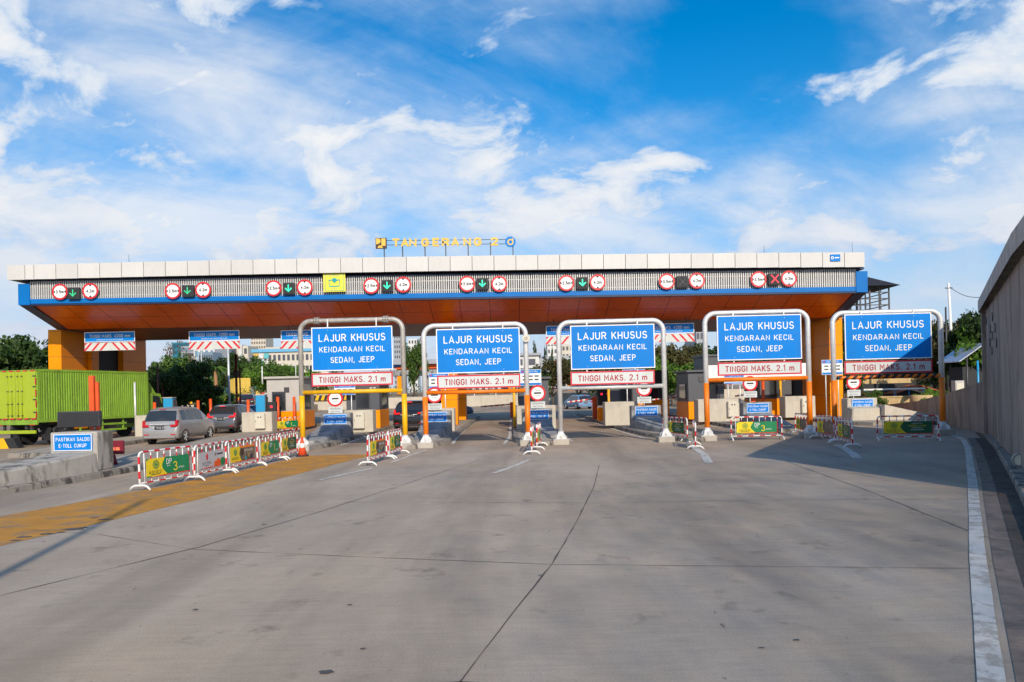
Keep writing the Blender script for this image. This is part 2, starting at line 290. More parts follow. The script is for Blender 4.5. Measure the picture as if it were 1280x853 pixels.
def tag(o, label, cat, group=None, kind=None):
    o['label'] = label; o['category'] = cat
    if group: o['group'] = group
    if kind: o['kind'] = kind
    return o
def thing(name, label, cat, loc=(0, 0, 0), rz=0.0, group=None):
    o = bpy.data.objects.new(name, None); COL.objects.link(o); o.location = loc; o.rotation_euler = (0, 0, rz); o.empty_display_size = 0.2
    return tag(o, label, cat, group)
def struct(o): o['kind'] = 'structure'; return o
def kids(o): return [c for c in bpy.data.objects if c.parent == o]
def copy_tree(o, loc=None, rz=None, label=None, parent=None):
    c = o.copy(); COL.objects.link(c); c.parent = parent
    if loc is not None: c.location = loc
    if rz is not None: c.rotation_euler = (0, 0, rz)
    if label: c['label'] = label
    for ch in KIDS.get(o.name) or kids(o): copy_tree(ch, parent=c)
    return c
KIDS = {}
# ================================================================== GROUND
def ground_mat():
    m = bpy.data.materials.new('road_concrete'); m.use_nodes = True; t = m.node_tree; n = t.nodes; l = t.links
    b = n['Principled BSDF']; b.inputs['Roughness'].default_value = 0.8; b.inputs['Specular IOR Level'].default_value = 0.35
    c = n.new('ShaderNodeTexCoord')
    def noise(sc, det, ro, scl=(1, 1, 1), loc=(0, 0, 0), dist=0.0, rot=0.0):
        mp = n.new('ShaderNodeMapping'); mp.inputs['Scale'].default_value = scl; mp.inputs['Location'].default_value = loc; mp.inputs['Rotation'].default_value[2] = rot
        l.new(c.outputs['Object'], mp.inputs[0])
        z = n.new('ShaderNodeTexNoise'); z.inputs['Scale'].default_value = sc; z.inputs['Detail'].default_value = det; z.inputs['Roughness'].default_value = ro; z.inputs['Distortion'].default_value = dist
        l.new(mp.outputs[0], z.inputs[0]); return z.outputs['Fac']
    def rmp(v, a, b_, lo, hi):
        r = n.new('ShaderNodeMapRange'); l.new(v, r.inputs[0]); r.inputs[1].default_value = a; r.inputs[2].default_value = b_; r.inputs[3].default_value = lo; r.inputs[4].default_value = hi; return r.outputs[0]
    def mul(a, b_):
        r = n.new('ShaderNodeMath'); r.operation = 'MULTIPLY'; l.new(a, r.inputs[0]); l.new(b_, r.inputs[1]); return r.outputs[0]
    big = rmp(noise(0.16, 5, 0.6), 0.3, 0.7, 0.80, 1.14)
    mid = rmp(noise(0.9, 8, 0.65, (1, 0.5, 1), (4, 2, 0)), 0.3, 0.7, 0.88, 1.1)
    brush = rmp(noise(9, 6, 0.7, (0.22, 1.6, 1), (1, 9, 0), rot=-0.05), 0.3, 0.7, 0.91, 1.08)
    fine = rmp(noise(55, 5, 0.8), 0.3, 0.7, 0.80, 1.20)
    spots = rmp(noise(2.3, 6, 0.62, (1, 1, 1), (11, 3, 5)), 0.60, 0.74, 1.0, 0.62)
    pits = rmp(noise(9, 2, 0.5, (1, 0.6, 1), (2, 8, 5)), 0.72, 0.78, 1.0, 0.45)
    tyre = rmp(noise(0.55, 4, 0.55, (1.0, 0.10, 1), (7, 0, 0), 0.4, rot=0.10), 0.46, 0.70, 1.0, 0.66)
    val = mul(mul(mul(big, mid), mul(brush, fine)), mul(mul(spots, pits), tyre))
    warm = n.new('ShaderNodeMixRGB'); l.new(rmp(noise(0.23, 5, 0.6, (1, 1, 1), (9, 9, 1)), 0.35, 0.7, 0, 1), warm.inputs[0])
    warm.inputs[1].default_value = (0.42, 0.35, 0.28, 1); warm.inputs[2].default_value = (0.48, 0.375, 0.27, 1)
    sp = n.new('ShaderNodeSeparateXYZ'); l.new(c.outputs['Object'], sp.inputs[0])
    far = n.new('ShaderNodeMath'); far.operation = 'MULTIPLY'; l.new(rmp(sp.outputs[1], 22, 31, 0, 1), far.inputs[0]); l.new(rmp(noise(0.5, 6, 0.65, (1, .35, 1), (2, 2, 8)), 0.3, 0.6, 0.25, 0.85), far.inputs[1]); far.use_clamp = True
    dust = n.new('ShaderNodeMixRGB'); l.new(far.outputs[0], dust.inputs[0]); l.new(warm.outputs[0], dust.inputs[1]); dust.inputs[2].default_value = (0.35, 0.245, 0.155, 1); warm = dust
    hv = n.new('ShaderNodeHueSaturation'); l.new(warm.outputs[0], hv.inputs['Color']); l.new(val, hv.inputs['Value']); l.new(hv.outputs[0], b.inputs['Base Color'])
    bp = n.new('ShaderNodeBump'); bp.inputs['Strength'].default_value = 0.35; bp.inputs['Distance'].default_value = 0.01; l.new(noise(70, 4, 0.7, (0.4, 1.3, 1)), bp.inputs['Height']); l.new(bp.outputs[0], b.inputs['Normal'])
    return m
M_ROAD = ground_mat()
M_EARTH = pm('dry_earth', (0.20, 0.165, 0.10), 0.95, 0, 0.3, 0.2, bump=0.3, bscale=3, dirt=0.6, dirtcol=(0.05, 0.08, 0.02), dscale=0.05)
M_LINE = pm('road_line_white', (0.60, 0.575, 0.52), 0.75, 0, 0.14, 4, dirt=0.75, dirtcol=(0.30, 0.265, 0.22), dscale=2.6)
M_YSTRIP = pm('road_yellow_coating', (0.50, 0.225, 0.018), 0.8, 0, 0.22, 1.8, bump=0.2, bscale=50, dirt=0.7, dirtcol=(0.27, 0.18, 0.10), dscale=1.3)
M_JOINT = pm('joint_sealant', (0.075, 0.07, 0.064), 0.85, 0, 0.3, 6)
M_GUTTER = pm('gutter_dark', (0.075, 0.06, 0.048), 0.95, 0, 0.4, 2.0, bump=0.6, bscale=12, dirt=0.6, dirtcol=(0.025, 0.02, 0.016))

def poly_sheet(name, pts, z, m, kind='structure'):
    b = MB(); vs_ = [b.bm.verts.new((p[0], p[1], z)) for p in pts]; f = b.bm.faces.new(vs_); b._fin([f], m)
    bmesh.ops.triangulate(b.bm, faces=[f])
    for f in b.bm.faces:
        if f.normal.z < 0: f.normal_flip()
    b.keepn = True
    o = b.build(name); o['kind'] = kind; return o
def strip(b, pts, w, z, m, jit=0.0):
    pts = [Vector((p[0], p[1], 0)) for p in pts]; L_, Rr = [], []
    fine = []
    for i in range(len(pts) - 1):
        k = max(1, int((pts[i + 1] - pts[i]).length / 0.4)) if jit else 1
        fine += [pts[i].lerp(pts[i + 1], j / k) for j in range(k)]
    fine.append(pts[-1]); pts = fine
    ws = w if isinstance(w, list) else [w] * len(pts)
    for i, p in enumerate(pts):
        t = (pts[min(i + 1, len(pts) - 1)] - pts[max(i - 1, 0)]).normalized(); nrm = Vector((-t.y, t.x, 0))
        ww = ws[min(i, len(ws) - 1)] * (1 + jit * rnd.uniform(-1, 1)); sh = jit * 0.5 * ww * rnd.uniform(-1, 1)
        L_.append(b.bm.verts.new(p + nrm * (ww / 2 + sh) + Vector((0, 0, z)))); Rr.append(b.bm.verts.new(p - nrm * (ww / 2 - sh) + Vector((0, 0, z))))
    fs = [b.bm.faces.new((L_[i], Rr[i], Rr[i + 1], L_[i + 1])) for i in range(len(pts) - 1)]
    b._fin(fs, m)
g = MB(); g.quad([(-900, -60, -0.03), (900, -60, -0.03), (900, 1600, -0.03), (-900, 1600, -0.03)], M_EARTH); struct(g.build('ground'))
poly_sheet('road', [(-60, -30), (-18, -30), (0.9, 0.4), (3.6, 4.8), (9.7, 14.5), (16.2, 25.0), (17.0, 26.4), (21, 33), (24, 41), (24, 62), (60, 70), (60, 106), (-90, 106), (-90, 60), (-60, 50)], 0.0, M_ROAD)
# markings
b = MB()
strip(b, [(-2.0, -3.5), (0.8, 1.0), (3.12, 4.76), (5.13, 8.0), (9.2, 14.46), (13.5, 21.4), (15.3, 24.5), (16.3, 26.8), (16.9, 30.5)], 0.16, 0.008, M_LINE, 0.03)
struct(b.build('edge_line'))
b = MB()
strip(b, [G(398, 601), G(432, 593), G(467, 585.5)], 0.12, 0.008, M_LINE, 0.15)
strip(b, [G(488, 579), G(520, 567), G(533, 563)], 0.11, 0.008, M_LINE, 0.25)
strip(b, [G(618, 592), G(645, 582), G(662, 575)], 0.14, 0.008, M_LINE, 0.1)
strip(b, [G(1073, 573), G(1058, 562), G(1046, 556)], 0.24, 0.008, M_LINE, 0.1)
strip(b, [G(886, 579), G(880, 568), G(866, 559)], 0.22, 0.008, M_LINE, 0.1)
strip(b, [G(0, 616), G(140, 592), G(205, 577), G(300, 557)], 0.10, 0.008, M_LINE, 0.25)
strip(b, [(-7.0, 29.0), (-7.1, 33), (-7.2, 40), (-7.2, 58)], 0.13, 0.008, M_LINE, 0.2)
strip(b, [(-2.4, 28.4), (-2.55, 33), (-2.6, 40), (-2.6, 58)], 0.13, 0.008, M_LINE, 0.2)
strip(b, [(-0.35, 27.6), (-0.15, 32), (-0.1, 58)], 0.13, 0.008, M_LINE, 0.2)
strip(b, [(5.3, 28.5), (5.1, 33), (4.9, 45), (4.9, 58)], 0.13, 0.008, M_LINE, 0.2)
strip(b, [(2.3, 28.3), (2.25, 34), (2.3, 58)], 0.13, 0.008, M_LINE, 0.2)
strip(b, [(10.3, 29.5), (10.1, 36), (10.2, 58)], 0.13, 0.008, M_LINE, 0.2)
strip(b, [(16.2, 31.5), (15.7, 36), (15.7, 58)], 0.13, 0.008, M_LINE, 0.2)
strip(b, [(-60, 86), (45, 86)], 0.15, 0.008, M_LINE, 0.0)
struct(b.build('lane_lines'))
poly_sheet('yellow_road_strip', [(-9.6, 7.5), (-7.35, 10.0), (-7.0, 11.3), (-6.3, 14.6), (-5.6, 18.8), (-5.0, 22.6), (-4.7, 24.2), (-5.6, 24.6), (-7.0, 24.4), (-7.35, 22.2), (-7.6, 20), (-8.1, 17.2), (-8.7, 14.6), (-9.4, 12.2), (-10.6, 9.8)], 0.004, M_YSTRIP)
b = MB()
long_j = [[(-1.4, -3), G(575, 853), G(640, 768), G(690, 706), G(722, 650), G(742, 610), G(749, 582)],
          [(-12.5, 3.0), G(0, 745), G(250, 684), G(400, 640), G(520, 601), G(600, 575)],
          [G(980, 576), G(1080, 612), G(1228, 671), (6.6, 8.4)]]
for p in long_j: strip(b, p, 0.016, 0.004, M_JOINT, 0.6)
trans = [[G(240, 687), G(460, 697), G(690, 706), G(1000, 709), G(1216, 711)], [G(430, 628), G(742, 629), G(1010, 625), G(1212, 624)],
         [G(460, 596), G(745, 597)], [G(900, 593), G(1208, 592)], [G(0, 660), G(120, 668), G(240, 687)], [(-9, 4.3), G(575, 853), (3.2, 4.4)]]
for p in trans: strip(b, p, 0.010, 0.004, M_JOINT, 0.7)
struct(b.build('pavement_joints'))
# oil spots and small patches lying on the slabs
b = MB(); M_OIL = pm('oil_stain', (0.085, 0.08, 0.075), 0.7, 0, 0.3, 8)
for px, py, r in ((408, 841, .045), (454, 812, .02), (437, 757, .02), (996, 801, .022), (952, 811, .016), (675, 720, .016), (60, 668, .08), (92, 662, .12), (130, 650, .1), (30, 672, .08), (118, 648, .06), (76, 666, .05), (20, 676, .05), (105, 660, .05), (330, 656, .03), (244, 763, .02)):
    c = G(px, py); vs_ = []
    for i in range(14):
        a = i / 14 * 2 * math.pi; rr = r * rnd.uniform(0.6, 1.15); vs_.append(b.bm.verts.new((c.x + math.cos(a) * rr * 1.5, c.y + math.sin(a) * rr * 0.9, 0.0085)))
    b._fin([b.bm.faces.new(vs_)], M_OIL)
struct(b.build('oil_stains'))
# drain channel and raised kerb shelf between the edge line and the right wall
E = [(-2.0, -3.5), (0.8, 1.0), (3.12, 4.76), (5.13, 8.0), (9.2, 14.46), (13.5, 21.4), (15.6, 25.0)]
def off(pts, d):
    r_ = []
    for i in range(len(pts)):
        a, c = Vector(pts[max(i - 1, 0)]), Vector(pts[min(i + 1, len(pts) - 1)]); t = (c - a).normalized(); r_.append((pts[i][0] + t.y * d, pts[i][1] - t.x * d))
    return r_
b = MB(); strip(b, off(E, .27), .26, .005, pm('shoulder_silt', (.20, .155, .125), .9, 0, .3, 3, bump=.4, bscale=20, dirt=.6, dirtcol=(.09, .07, .055))); struct(b.build('shoulder'))
b = MB(); strip(b, off(E, .50), .30, .009, M_GUTTER); struct(b.build('gutter'))  # flat dark strip standing for the recessed drain channel
b = MB(); e = off(E, .82)
for i in range(len(e) - 1):
    p, q = Vector((*e[i], 0)), Vector((*e[i + 1], 0)); d = (q - p); k = max(1, int(d.length / 0.9)); ang = math.atan2(d.y, d.x)
    for j_ in range(k):
        c = p.lerp(q, (j_ + .5) / k); b.box((c.x, c.y, 0.06), (d.length / k - 0.012, 0.34, 0.20 + rnd.uniform(-.01, .01)), M_KERB, ang, 0.025)
struct(b.build('kerb_stones'))
# kerbed toll islands
def smooth_end(xc, w, y0, y1, nose):
    pts = [(xc + w, y1)] ; pts += [(xc + w, y0 + nose)]
    for i in range(1, 8):
        a = i / 8 * math.pi; pts.append((xc + w * math.cos(a), y0 + nose - nose * math.sin(a)))
    pts += [(xc - w, y0 + nose), (xc - w, y1)]; return pts
ISL = {1: -8.35, 2: -3.7, 3: 1.12, 4: 6.35, 5: 11.75, 6: 17.4}
outl = {0: [(-13.3, 57), (-13.05, 43), (-12.3, 33), (-11.7, 27), (-11.1, 23), (-10.75, 20.6), (-10.95, 18), (-11.7, 14), (-13.0, 9), (-14.6, 9), (-14.2, 14), (-13.5, 18), (-13.5, 22), (-14.0, 30), (-15.0, 36), (-15.4, 57)],
        7: [(-18.3, 57), (-18.1, 40), (-17.6, 32), (-16.9, 28), (-17.2, 26.5), (-19.0, 27), (-20.2, 32), (-20.5, 57)]}
for k, x in ISL.items(): outl[k] = smooth_end(x, 1.15 if k in (1, 2, 3) else 1.3, 26.3 if k < 5 else 30.0, 57, 3.2)
outl[4] = [(7.6, 57), (7.6, 36), (7.7, 30), (7.4, 27.2), (6.9, 26.0), (6.35, 26.2), (5.5, 30), (5.15, 36), (5.05, 57)]
outl[6] = [(18.7, 57), (18.7, 40), (21.5, 36.5), (22.0, 34.2), (21.0, 33.0), (18.6, 33.2), (16.8, 33.6), (16.1, 35.0), (16.1, 57)]
for k, pts in outl.items():
    b = MB(); h = 0.15 + 0.002 * k
    n_ = len(pts)
    v0 = [b.bm.verts.new((p[0], p[1], -0.01)) for p in pts]; cx = sum(p[0] for p in pts) / n_
    ctr = sum((Vector((*p, 0)) for p in pts), Vector()) / n_
    def inset(i, d):
        p, a, q = Vector((*pts[i], 0)), Vector((*pts[i - 1], 0)), Vector((*pts[(i + 1) % n_], 0))
        t = (q - a).normalized(); nr = Vector((-t.y, t.x, 0)); 
        area = sum(pts[j][0] * pts[(j + 1) % n_][1] - pts[(j + 1) % n_][0] * pts[j][1] for j in range(n_))
        return p + (nr if area > 0 else -nr) * d
    v1 = [b.bm.verts.new((*inset(i, 0.03).xy, h - 0.03)) for i in range(n_)]; v2 = [b.bm.verts.new((*inset(i, 0.06).xy, h)) for i in range(n_)]
    v3 = [b.bm.verts.new((*inset(i, 0.26).xy, h)) for i in range(n_)]
    fs = []
    for i in range(n_):
        j = (i + 1) % n_
        for u_, w_ in ((v0, v1), (v1, v2), (v2, v3)): fs.append(b.bm.faces.new((u_[i], u_[j], w_[j], w_[i])))
    b._fin(fs, M_KERB)
    f = b.bm.faces.new(v3); b._fin([f], M_PAVE); bmesh.ops.triangulate(b.bm, faces=[f])
    o = b.build('traffic_island'); o['kind'] = 'structure'
# ================================================================== TOLL CANOPY
CX, CS = -3.75, 0.0098
can = thing('toll_canopy', 'long orange toll plaza canopy with white fascia, blue beam and orange piers', 'canopy', (CX, 38.5, 0))
can.rotation_euler = (0, CS, 0)
XL, XR = -26.3 - CX, 19.05 - CX            # local ends of the blue frame
ZB, ZF = 7.09, 6.05                          # underside of the front beam, flat soffit
b = MB()                                      # fascia of separate white panels, slightly cambered
FX0, FX1, FZ0, FH = -26.66 - CX, 18.76 - CX, 8.42, 0.78
xs = [FX0, FX0 + 0.95, FX0 + 1.43]; 
while xs[-1] + 1.16 < FX1 - 0.4: xs.append(xs[-1] + 1.16)
xs.append(FX1)
def camber(x): t = (x - (FX0 + FX1) / 2) / ((FX1 - FX0) / 2); return 0.13 * (1 - t * t) - 0.06
for i in range(len(xs) - 1):
    xm = (xs[i] + xs[i + 1]) / 2; z = FZ0 + FH / 2 + camber(xm)
    b.box((xm, -0.36 + rnd.uniform(-.004, .004), z), (xs[i + 1] - xs[i] - 0.028, 0.05, FH), rnd.choice(M_FASCS), rz=rnd.uniform(-.004, .004))
b.build('fascia', can)
b = MB()
for i in range(len(xs) - 1):
    xm = (xs[i] + xs[i + 1]) / 2; z = FZ0 + FH / 2 + camber(xm)
    b.box((xm, 7.83, z), (xs[i + 1] - xs[i], 16.29, FH - 0.03), M_GREYD)
b.build('roof_slab', can)
b = MB(); b.box(((XL + XR) / 2, 7.75, 8.37), (XR - XL - 0.2, 15.3, 0.10), M_NAVY); b.build('shadow_gap', can)
b = MB(); b.box(((XL + XR) / 2, 0.10, 7.25), (XR - XL - 1.2, 0.24, 0.26), M_BLUE, bev=0.02); b.box(((XL + XR) / 2, 0.13, 7.08), (XR - XL - 1.2, 0.3, 0.10), M_NAVY); b.build('front_beam', can)
b = MB(); x = XL + 0.62
while x < XR - 0.6:
    b.box((x, 0.05, 7.835), (0.062, 0.07, 0.99), M_SLAT); x += 0.117
for z in (7.55, 8.05): b.box(((XL + XR) / 2, 0.10, z), (XR - XL - 1.2, 0.03, 0.035), M_SLAT)
b.build('louver_screen', can)
b = MB(); b.box(((XL + XR) / 2, 0.42, 7.80), (XR - XL - 1.2, 0.05, 1.0), M_GREYD); b.box(((XL + XR) / 2, 15.3, 7.80), (XR - XL - 1.2, 0.2, 1.3), M_GREYD); b.build('backing_wall', can)
for sx, x0, x1 in ((-1, XL, XL + 0.6), (1, XR - 0.6, XR)):
    b = MB(); prof = [(0.0, 7.07), (0.0, 8.19), (15.4, 8.19), (15.4, 7.07), (12.2, ZF - 0.02), (3.2, ZF - 0.02)]
    b.prism(prof, 'x', x0, x1, M_NAVY); b.build('gable_end', can)
    b = MB(); b.box(((x0 + x1) / 2, -0.03, 7.63), (0.62, 0.07, 1.13), M_BLUE, bev=0.01); b.build('corner_panel', can)
# soffit panels
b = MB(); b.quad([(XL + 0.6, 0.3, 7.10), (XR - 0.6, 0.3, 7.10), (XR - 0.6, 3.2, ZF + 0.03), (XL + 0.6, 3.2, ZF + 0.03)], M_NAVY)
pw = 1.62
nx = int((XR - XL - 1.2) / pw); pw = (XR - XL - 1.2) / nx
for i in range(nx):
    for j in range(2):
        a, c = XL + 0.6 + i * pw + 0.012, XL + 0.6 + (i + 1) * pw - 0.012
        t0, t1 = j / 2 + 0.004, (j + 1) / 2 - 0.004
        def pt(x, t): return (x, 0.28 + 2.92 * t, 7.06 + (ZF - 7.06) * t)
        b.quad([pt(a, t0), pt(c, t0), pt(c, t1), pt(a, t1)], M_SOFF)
b.build('sloped_soffit', can)
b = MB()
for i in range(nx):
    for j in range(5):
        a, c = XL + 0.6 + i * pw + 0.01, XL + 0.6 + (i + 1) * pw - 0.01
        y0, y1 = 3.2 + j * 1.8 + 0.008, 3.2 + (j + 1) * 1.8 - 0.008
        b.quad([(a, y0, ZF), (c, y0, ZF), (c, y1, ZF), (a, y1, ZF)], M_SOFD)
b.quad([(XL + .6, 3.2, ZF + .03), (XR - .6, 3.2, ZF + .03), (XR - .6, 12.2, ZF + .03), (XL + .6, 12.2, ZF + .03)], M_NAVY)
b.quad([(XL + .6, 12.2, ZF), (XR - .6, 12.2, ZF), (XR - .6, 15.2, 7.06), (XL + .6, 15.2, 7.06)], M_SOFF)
b.build('flat_soffit', can)
# piers: clad in orange panels with open joints
def pier(x0, x1, y0, y1, z0, name='pier'):
    b = MB(); z = z0; step = 1.46
    b.box(((x0 + x1) / 2, (y0 + y1) / 2, (z0 + ZF) / 2), (x1 - x0 - .03, y1 - y0 - .03, ZF - z0), M_NAVY)
    while z < ZF - 0.02:
        h = min(step, ZF - z); b.box(((x0 + x1) / 2, (y0 + y1) / 2, z + h / 2), (x1 - x0, y1 - y0, h - 0.018), M_PANEL); z += step
    return b.build(name, can)
for s, X0 in ((1, -26.9), (-1, 19.2)):
    X0 -= CX
    def xr(a, c): return (X0 + a, X0 + c) if s > 0 else (X0 - c, X0 - a)
    pier(*xr(0, 0.75), 3.3, 5.9, 0.1); pier(*xr(0.16, 0.98), 5.93, 6.7, 0.1)
    pier(*xr(0, 0.95), 9.6, 12.6, 0.1)
    b = MB(); xx = xr(0.3, 0.6); b.box((sum(xx) / 2, 8.1, 3.0), (xx[1] - xx[0], 3.0, 5.9), M_DARK); b.build('recess_panel', can)
pier(-4.15 - CX, -3.2 - CX, 3.4, 4.4, 0.17); pier(-4.15 - CX, -3.2 - CX, 10.8, 12.0, 0.17)
# rods on the roof
for px, pt_ in ((161, 318), (955, 307), (330, 999)):
    if pt_ > 900: continue
    p = P(px, pt_, 40.5); o = MB().cyl((p.x, 40.5, 8.9), (p.x, 40.5, p.z), 0.02, M_GREYD, 6, 0.008).build('lightning_rod')
    tag(o, 'thin lightning rod on the %s half of the canopy roof' % ('left' if px < 600 else 'right'), 'lightning rod', 'rods on the canopy roof')

# ---- roundels and lane signals hung on the louvers
def roundel(px, py, txt, vertical, label):
    p = P(px, py, 38.34); t = thing('height_limit_sign' if vertical else 'width_limit_sign', label, 'limit sign', p, 0, 'round limit signs along the canopy front')
    MB().disc((0, 0, 0), 0.405, M_LETW, depth=0.03).build('face', t)
    MB().ring((0, -0.012, 0), 0.335, 0.425, M_RED, 0.03).build('rim', t)
    b = MB(); b.text(txt, (0, -0.019, 0), 0.175, M_BLK, width=0.40, weight=.2)
    for s_ in (-1, 1):
        tri = [(-.085, .325), (.085, .325), (0, .23)] if vertical else [(.325, -.085), (.325, .085), (.23, 0)]
        b.prism([(x * (1 if vertical else s_), z * (s_ if vertical else 1)) for x, z in tri], 'y', -0.022, -0.016, M_BLK)
    b.build('marking', t)
    b = MB(); b.cyl((0, 0.02, 0.1), (0, 0.30, 0.1), 0.025, M_GREYD, 6); b.build('bracket', t)
def signal(px, py, kind, label):
    p = P(px, py, 38.32); t = thing('lane_signal', label, 'signal', p, 0, 'lane signals along the canopy front')
    MB().box((0, 0.05, 0), (0.62, 0.2, 0.62), M_GREYD, bev=0.015).build('housing', t)
    b = MB(); b.box((0, -0.06, 0), (0.54, 0.02, 0.54), M_DARK); b.build('screen', t)
    m = {'g': M_LGRN, 'd': M_LGRND, 'r': M_LRED, 'o': M_GREYD}[kind]; b = MB(); y0, y1 = -0.082, -0.073
    if kind in 'gd':
        b.prism([(-.028, .2), (.028, .2), (.028, -.1), (-.028, -.1)], 'y', y0, y1, m)
        for s_ in (-1, 1): b.prism([(0, -.19), (s_ * .03, -.15) , (s_ * .19, 0.0), (s_ * .15, .04), (0, -.11)], 'y', y0 - .004, y1, m)
    else:
        for s_ in (-1, 1):
            w = 0.03 if kind == 'r' else 0.015
            b.prism([(-.2 - w / 2, -s_ * .2), (-.2 + w, -s_ * (.2 + w)), (.2 + w / 2, s_ * .2), (.2 - w, s_ * (.2 + w))], 'y', y0 - (.004 if s_ > 0 else 0), y1, m)
    b.build('symbol', t)
lanes = [((75, 365), (92, 367), (113, 364), 'd', '3.5m'), ((216, 364), (235, 364), (254, 362.5), 'd', '3.5m'), ((342, 360.5), (361, 361), (381, 359.5), 'g', '2.5m'), ((464, 357.5), (484, 357.5), (504, 356), 'g', '2.9m'),
         ((584, 355), (603, 355), (624, 355), 'g', '2.6m'), ((708, 354), (728, 354), (747, 353), 'g', '2.5m'), ((833.5, 352), (853, 352.5), (871, 351), 'o', '3.5m'), ((948, 349.5), (968, 349), (986, 348.5), 'r', '3.5m')]
where = ['above the green truck, leftmost', 'above the silver van lane', 'left of the yellow safety board', 'right of the yellow safety board', 'under the rooftop lettering', 'sixth from left', 'beside the blank signal', 'rightmost beside the red cross']
for i, (a, s_, c, k, w) in enumerate(lanes):
    roundel(*a, w, False, 'red ringed %s sign on the canopy %s' % (w.replace('m', ' m'), where[i]))
    signal(*s_, k, {'d': 'dim green arrow signal on the canopy ', 'g': 'bright green arrow signal on the canopy ', 'o': 'blank dark signal with a faint cross on the canopy', 'r': 'signal with a lit red cross on the canopy'}[k] + ('' if k in 'or' else where[i]))
    roundel(*c, '4.2m', True, 'red ringed 4.2 m sign on the canopy %s' % where[i])
# yellow safety board
p = P(418, 353.5, 38.3); t = thing('safety_board', 'yellow safety board with teal drawing on the canopy louvers', 'notice board', p)
MB().box((0, 0, 0), (1.17, 0.05, 0.98), pm('safety_yellow', (0.74, 0.68, 0.05), 0.5, 0, 0.05, 3)).build('panel', t)
M_TEAL = pm('teal_ink', (0.0, 0.33, 0.36), 0.5)
b = MB()
for x0, z0, w, h in ((0, .43, .96, .018), (0, -.43, .96, .018), (-.48, 0, .018, .87), (.48, 0, .018, .87), (0, .13, .6, .05), (0, -.2, .52, .05), (-.27, -.03, .03, .3), (.27, -.03, .03, .3)): b.box((x0, -.03, z0), (w, .012, h), M_TEAL)
b.prism([(-.13, .12), (0, -.03), (.16, .1), (.1, .22), (-.06, .24)], 'y', -.045, -.03, M_TEAL)
b.text('UTAMAKAN', (0, -.03, .35), .07, M_TEAL, .01); b.text('SAFETY', (0, -.03, -.33), .06, M_TEAL, .01); b.build('drawing', t)
# blue plaque at the fascia's right end
p = P(1044, 322.5, 38.09); t = thing('fascia_plaque', 'small blue plaque near the right end of the white fascia', 'sign', p)
MB().box((0, 0, 0), (0.52, 0.04, 0.36), M_SIGNB).build('panel', t)
MB().ring((-.16, -.024, 0), .04, .08, M_LETW, .008, 16).box((.08, -.024, 0), (.24, .008, .06), M_LETW).build('emblem', t)
# rooftop lettering
p0, p1 = P(469, 312, 39.0), P(645, 309, 39.0)
t = thing('rooftop_lettering', 'amber TANGERANG 2 lettering with two emblems on the canopy roof', 'lettering', (0, 39.0, 0)); t.rotation_euler = (0, 0.0, 0)
for i, ch in enumerate('TANGERANG2'):
    px = [495, 506, 516, 531.5, 545, 557, 569, 584, 597, 618][i]; q = P(px, 303.7 - (px - 495) * 0.012, 39.0)
    MB().text(ch, (q.x, 0, q.z), 0.46, M_AMBER, weight=.24, width=.31 if ch != 'E' else .27).build('letter', t)
for o in kids(t):
    if o.name.startswith('letter'):
        sm = o.modifiers.new('thick', 'SOLIDIFY'); sm.thickness = 0.06; sm.offset = 0
q = P(476.5, 304.5, 39.0); b = MB(); z = q.z; x = q.x
b.box((x, 0, z), (.60, .06, .58), pm('emblem_brown', (0.05, 0.02, 0.012), 0.5)); b.box((x + .13, -.035, z + .06), (.22, .02, .40), M_AMBER)
b.prism([(x - .27, z + .27), (x - .05, z + .24), (x - .02, z + .1), (x - .08, z), (x - .27, z - .06)], 'y', -.045, -.03, M_AMBER)
b.prism([(x - .2, z - .25), (x - .14, z - .13), (x + .02, z - .12), (x + .1, z - .25)], 'y', -.045, -.03, M_AMBER); b.build('square_emblem', t)
q = P(638, 302.5, 39.0); b = MB(); b.disc((q.x, 0, q.z), .285, M_SIGNB, depth=.06); b.ring((q.x, -.035, q.z - .02), .10, .17, M_AMBER, .02); b.box((q.x + .135, -.035, q.z + .09), (.05, .018, .22), M_AMBER); b.build('round_emblem', t)
b = MB()
for px in (480, 503, 531, 557, 585, 613, 641):
    q = P(px, 304, 39.1); b.box((q.x, 0.1, (q.z + 9.0) / 2), (.055, .055, q.z - 9.0 + .1), M_GREYD)
q0, q1 = P(482, 306.5, 39.1), P(640, 305, 39.1); b.tube([(q0.x, .1, q0.z), (q1.x, .1, q1.z)], .016, M_GREYD, 6); q0, q1 = P(482, 301, 39.1), P(640, 299.5, 39.1); b.tube([(q0.x, .1, q0.z), (q1.x, .1, q1.z)], .016, M_GREYD, 6); b.build('support_frame', t)

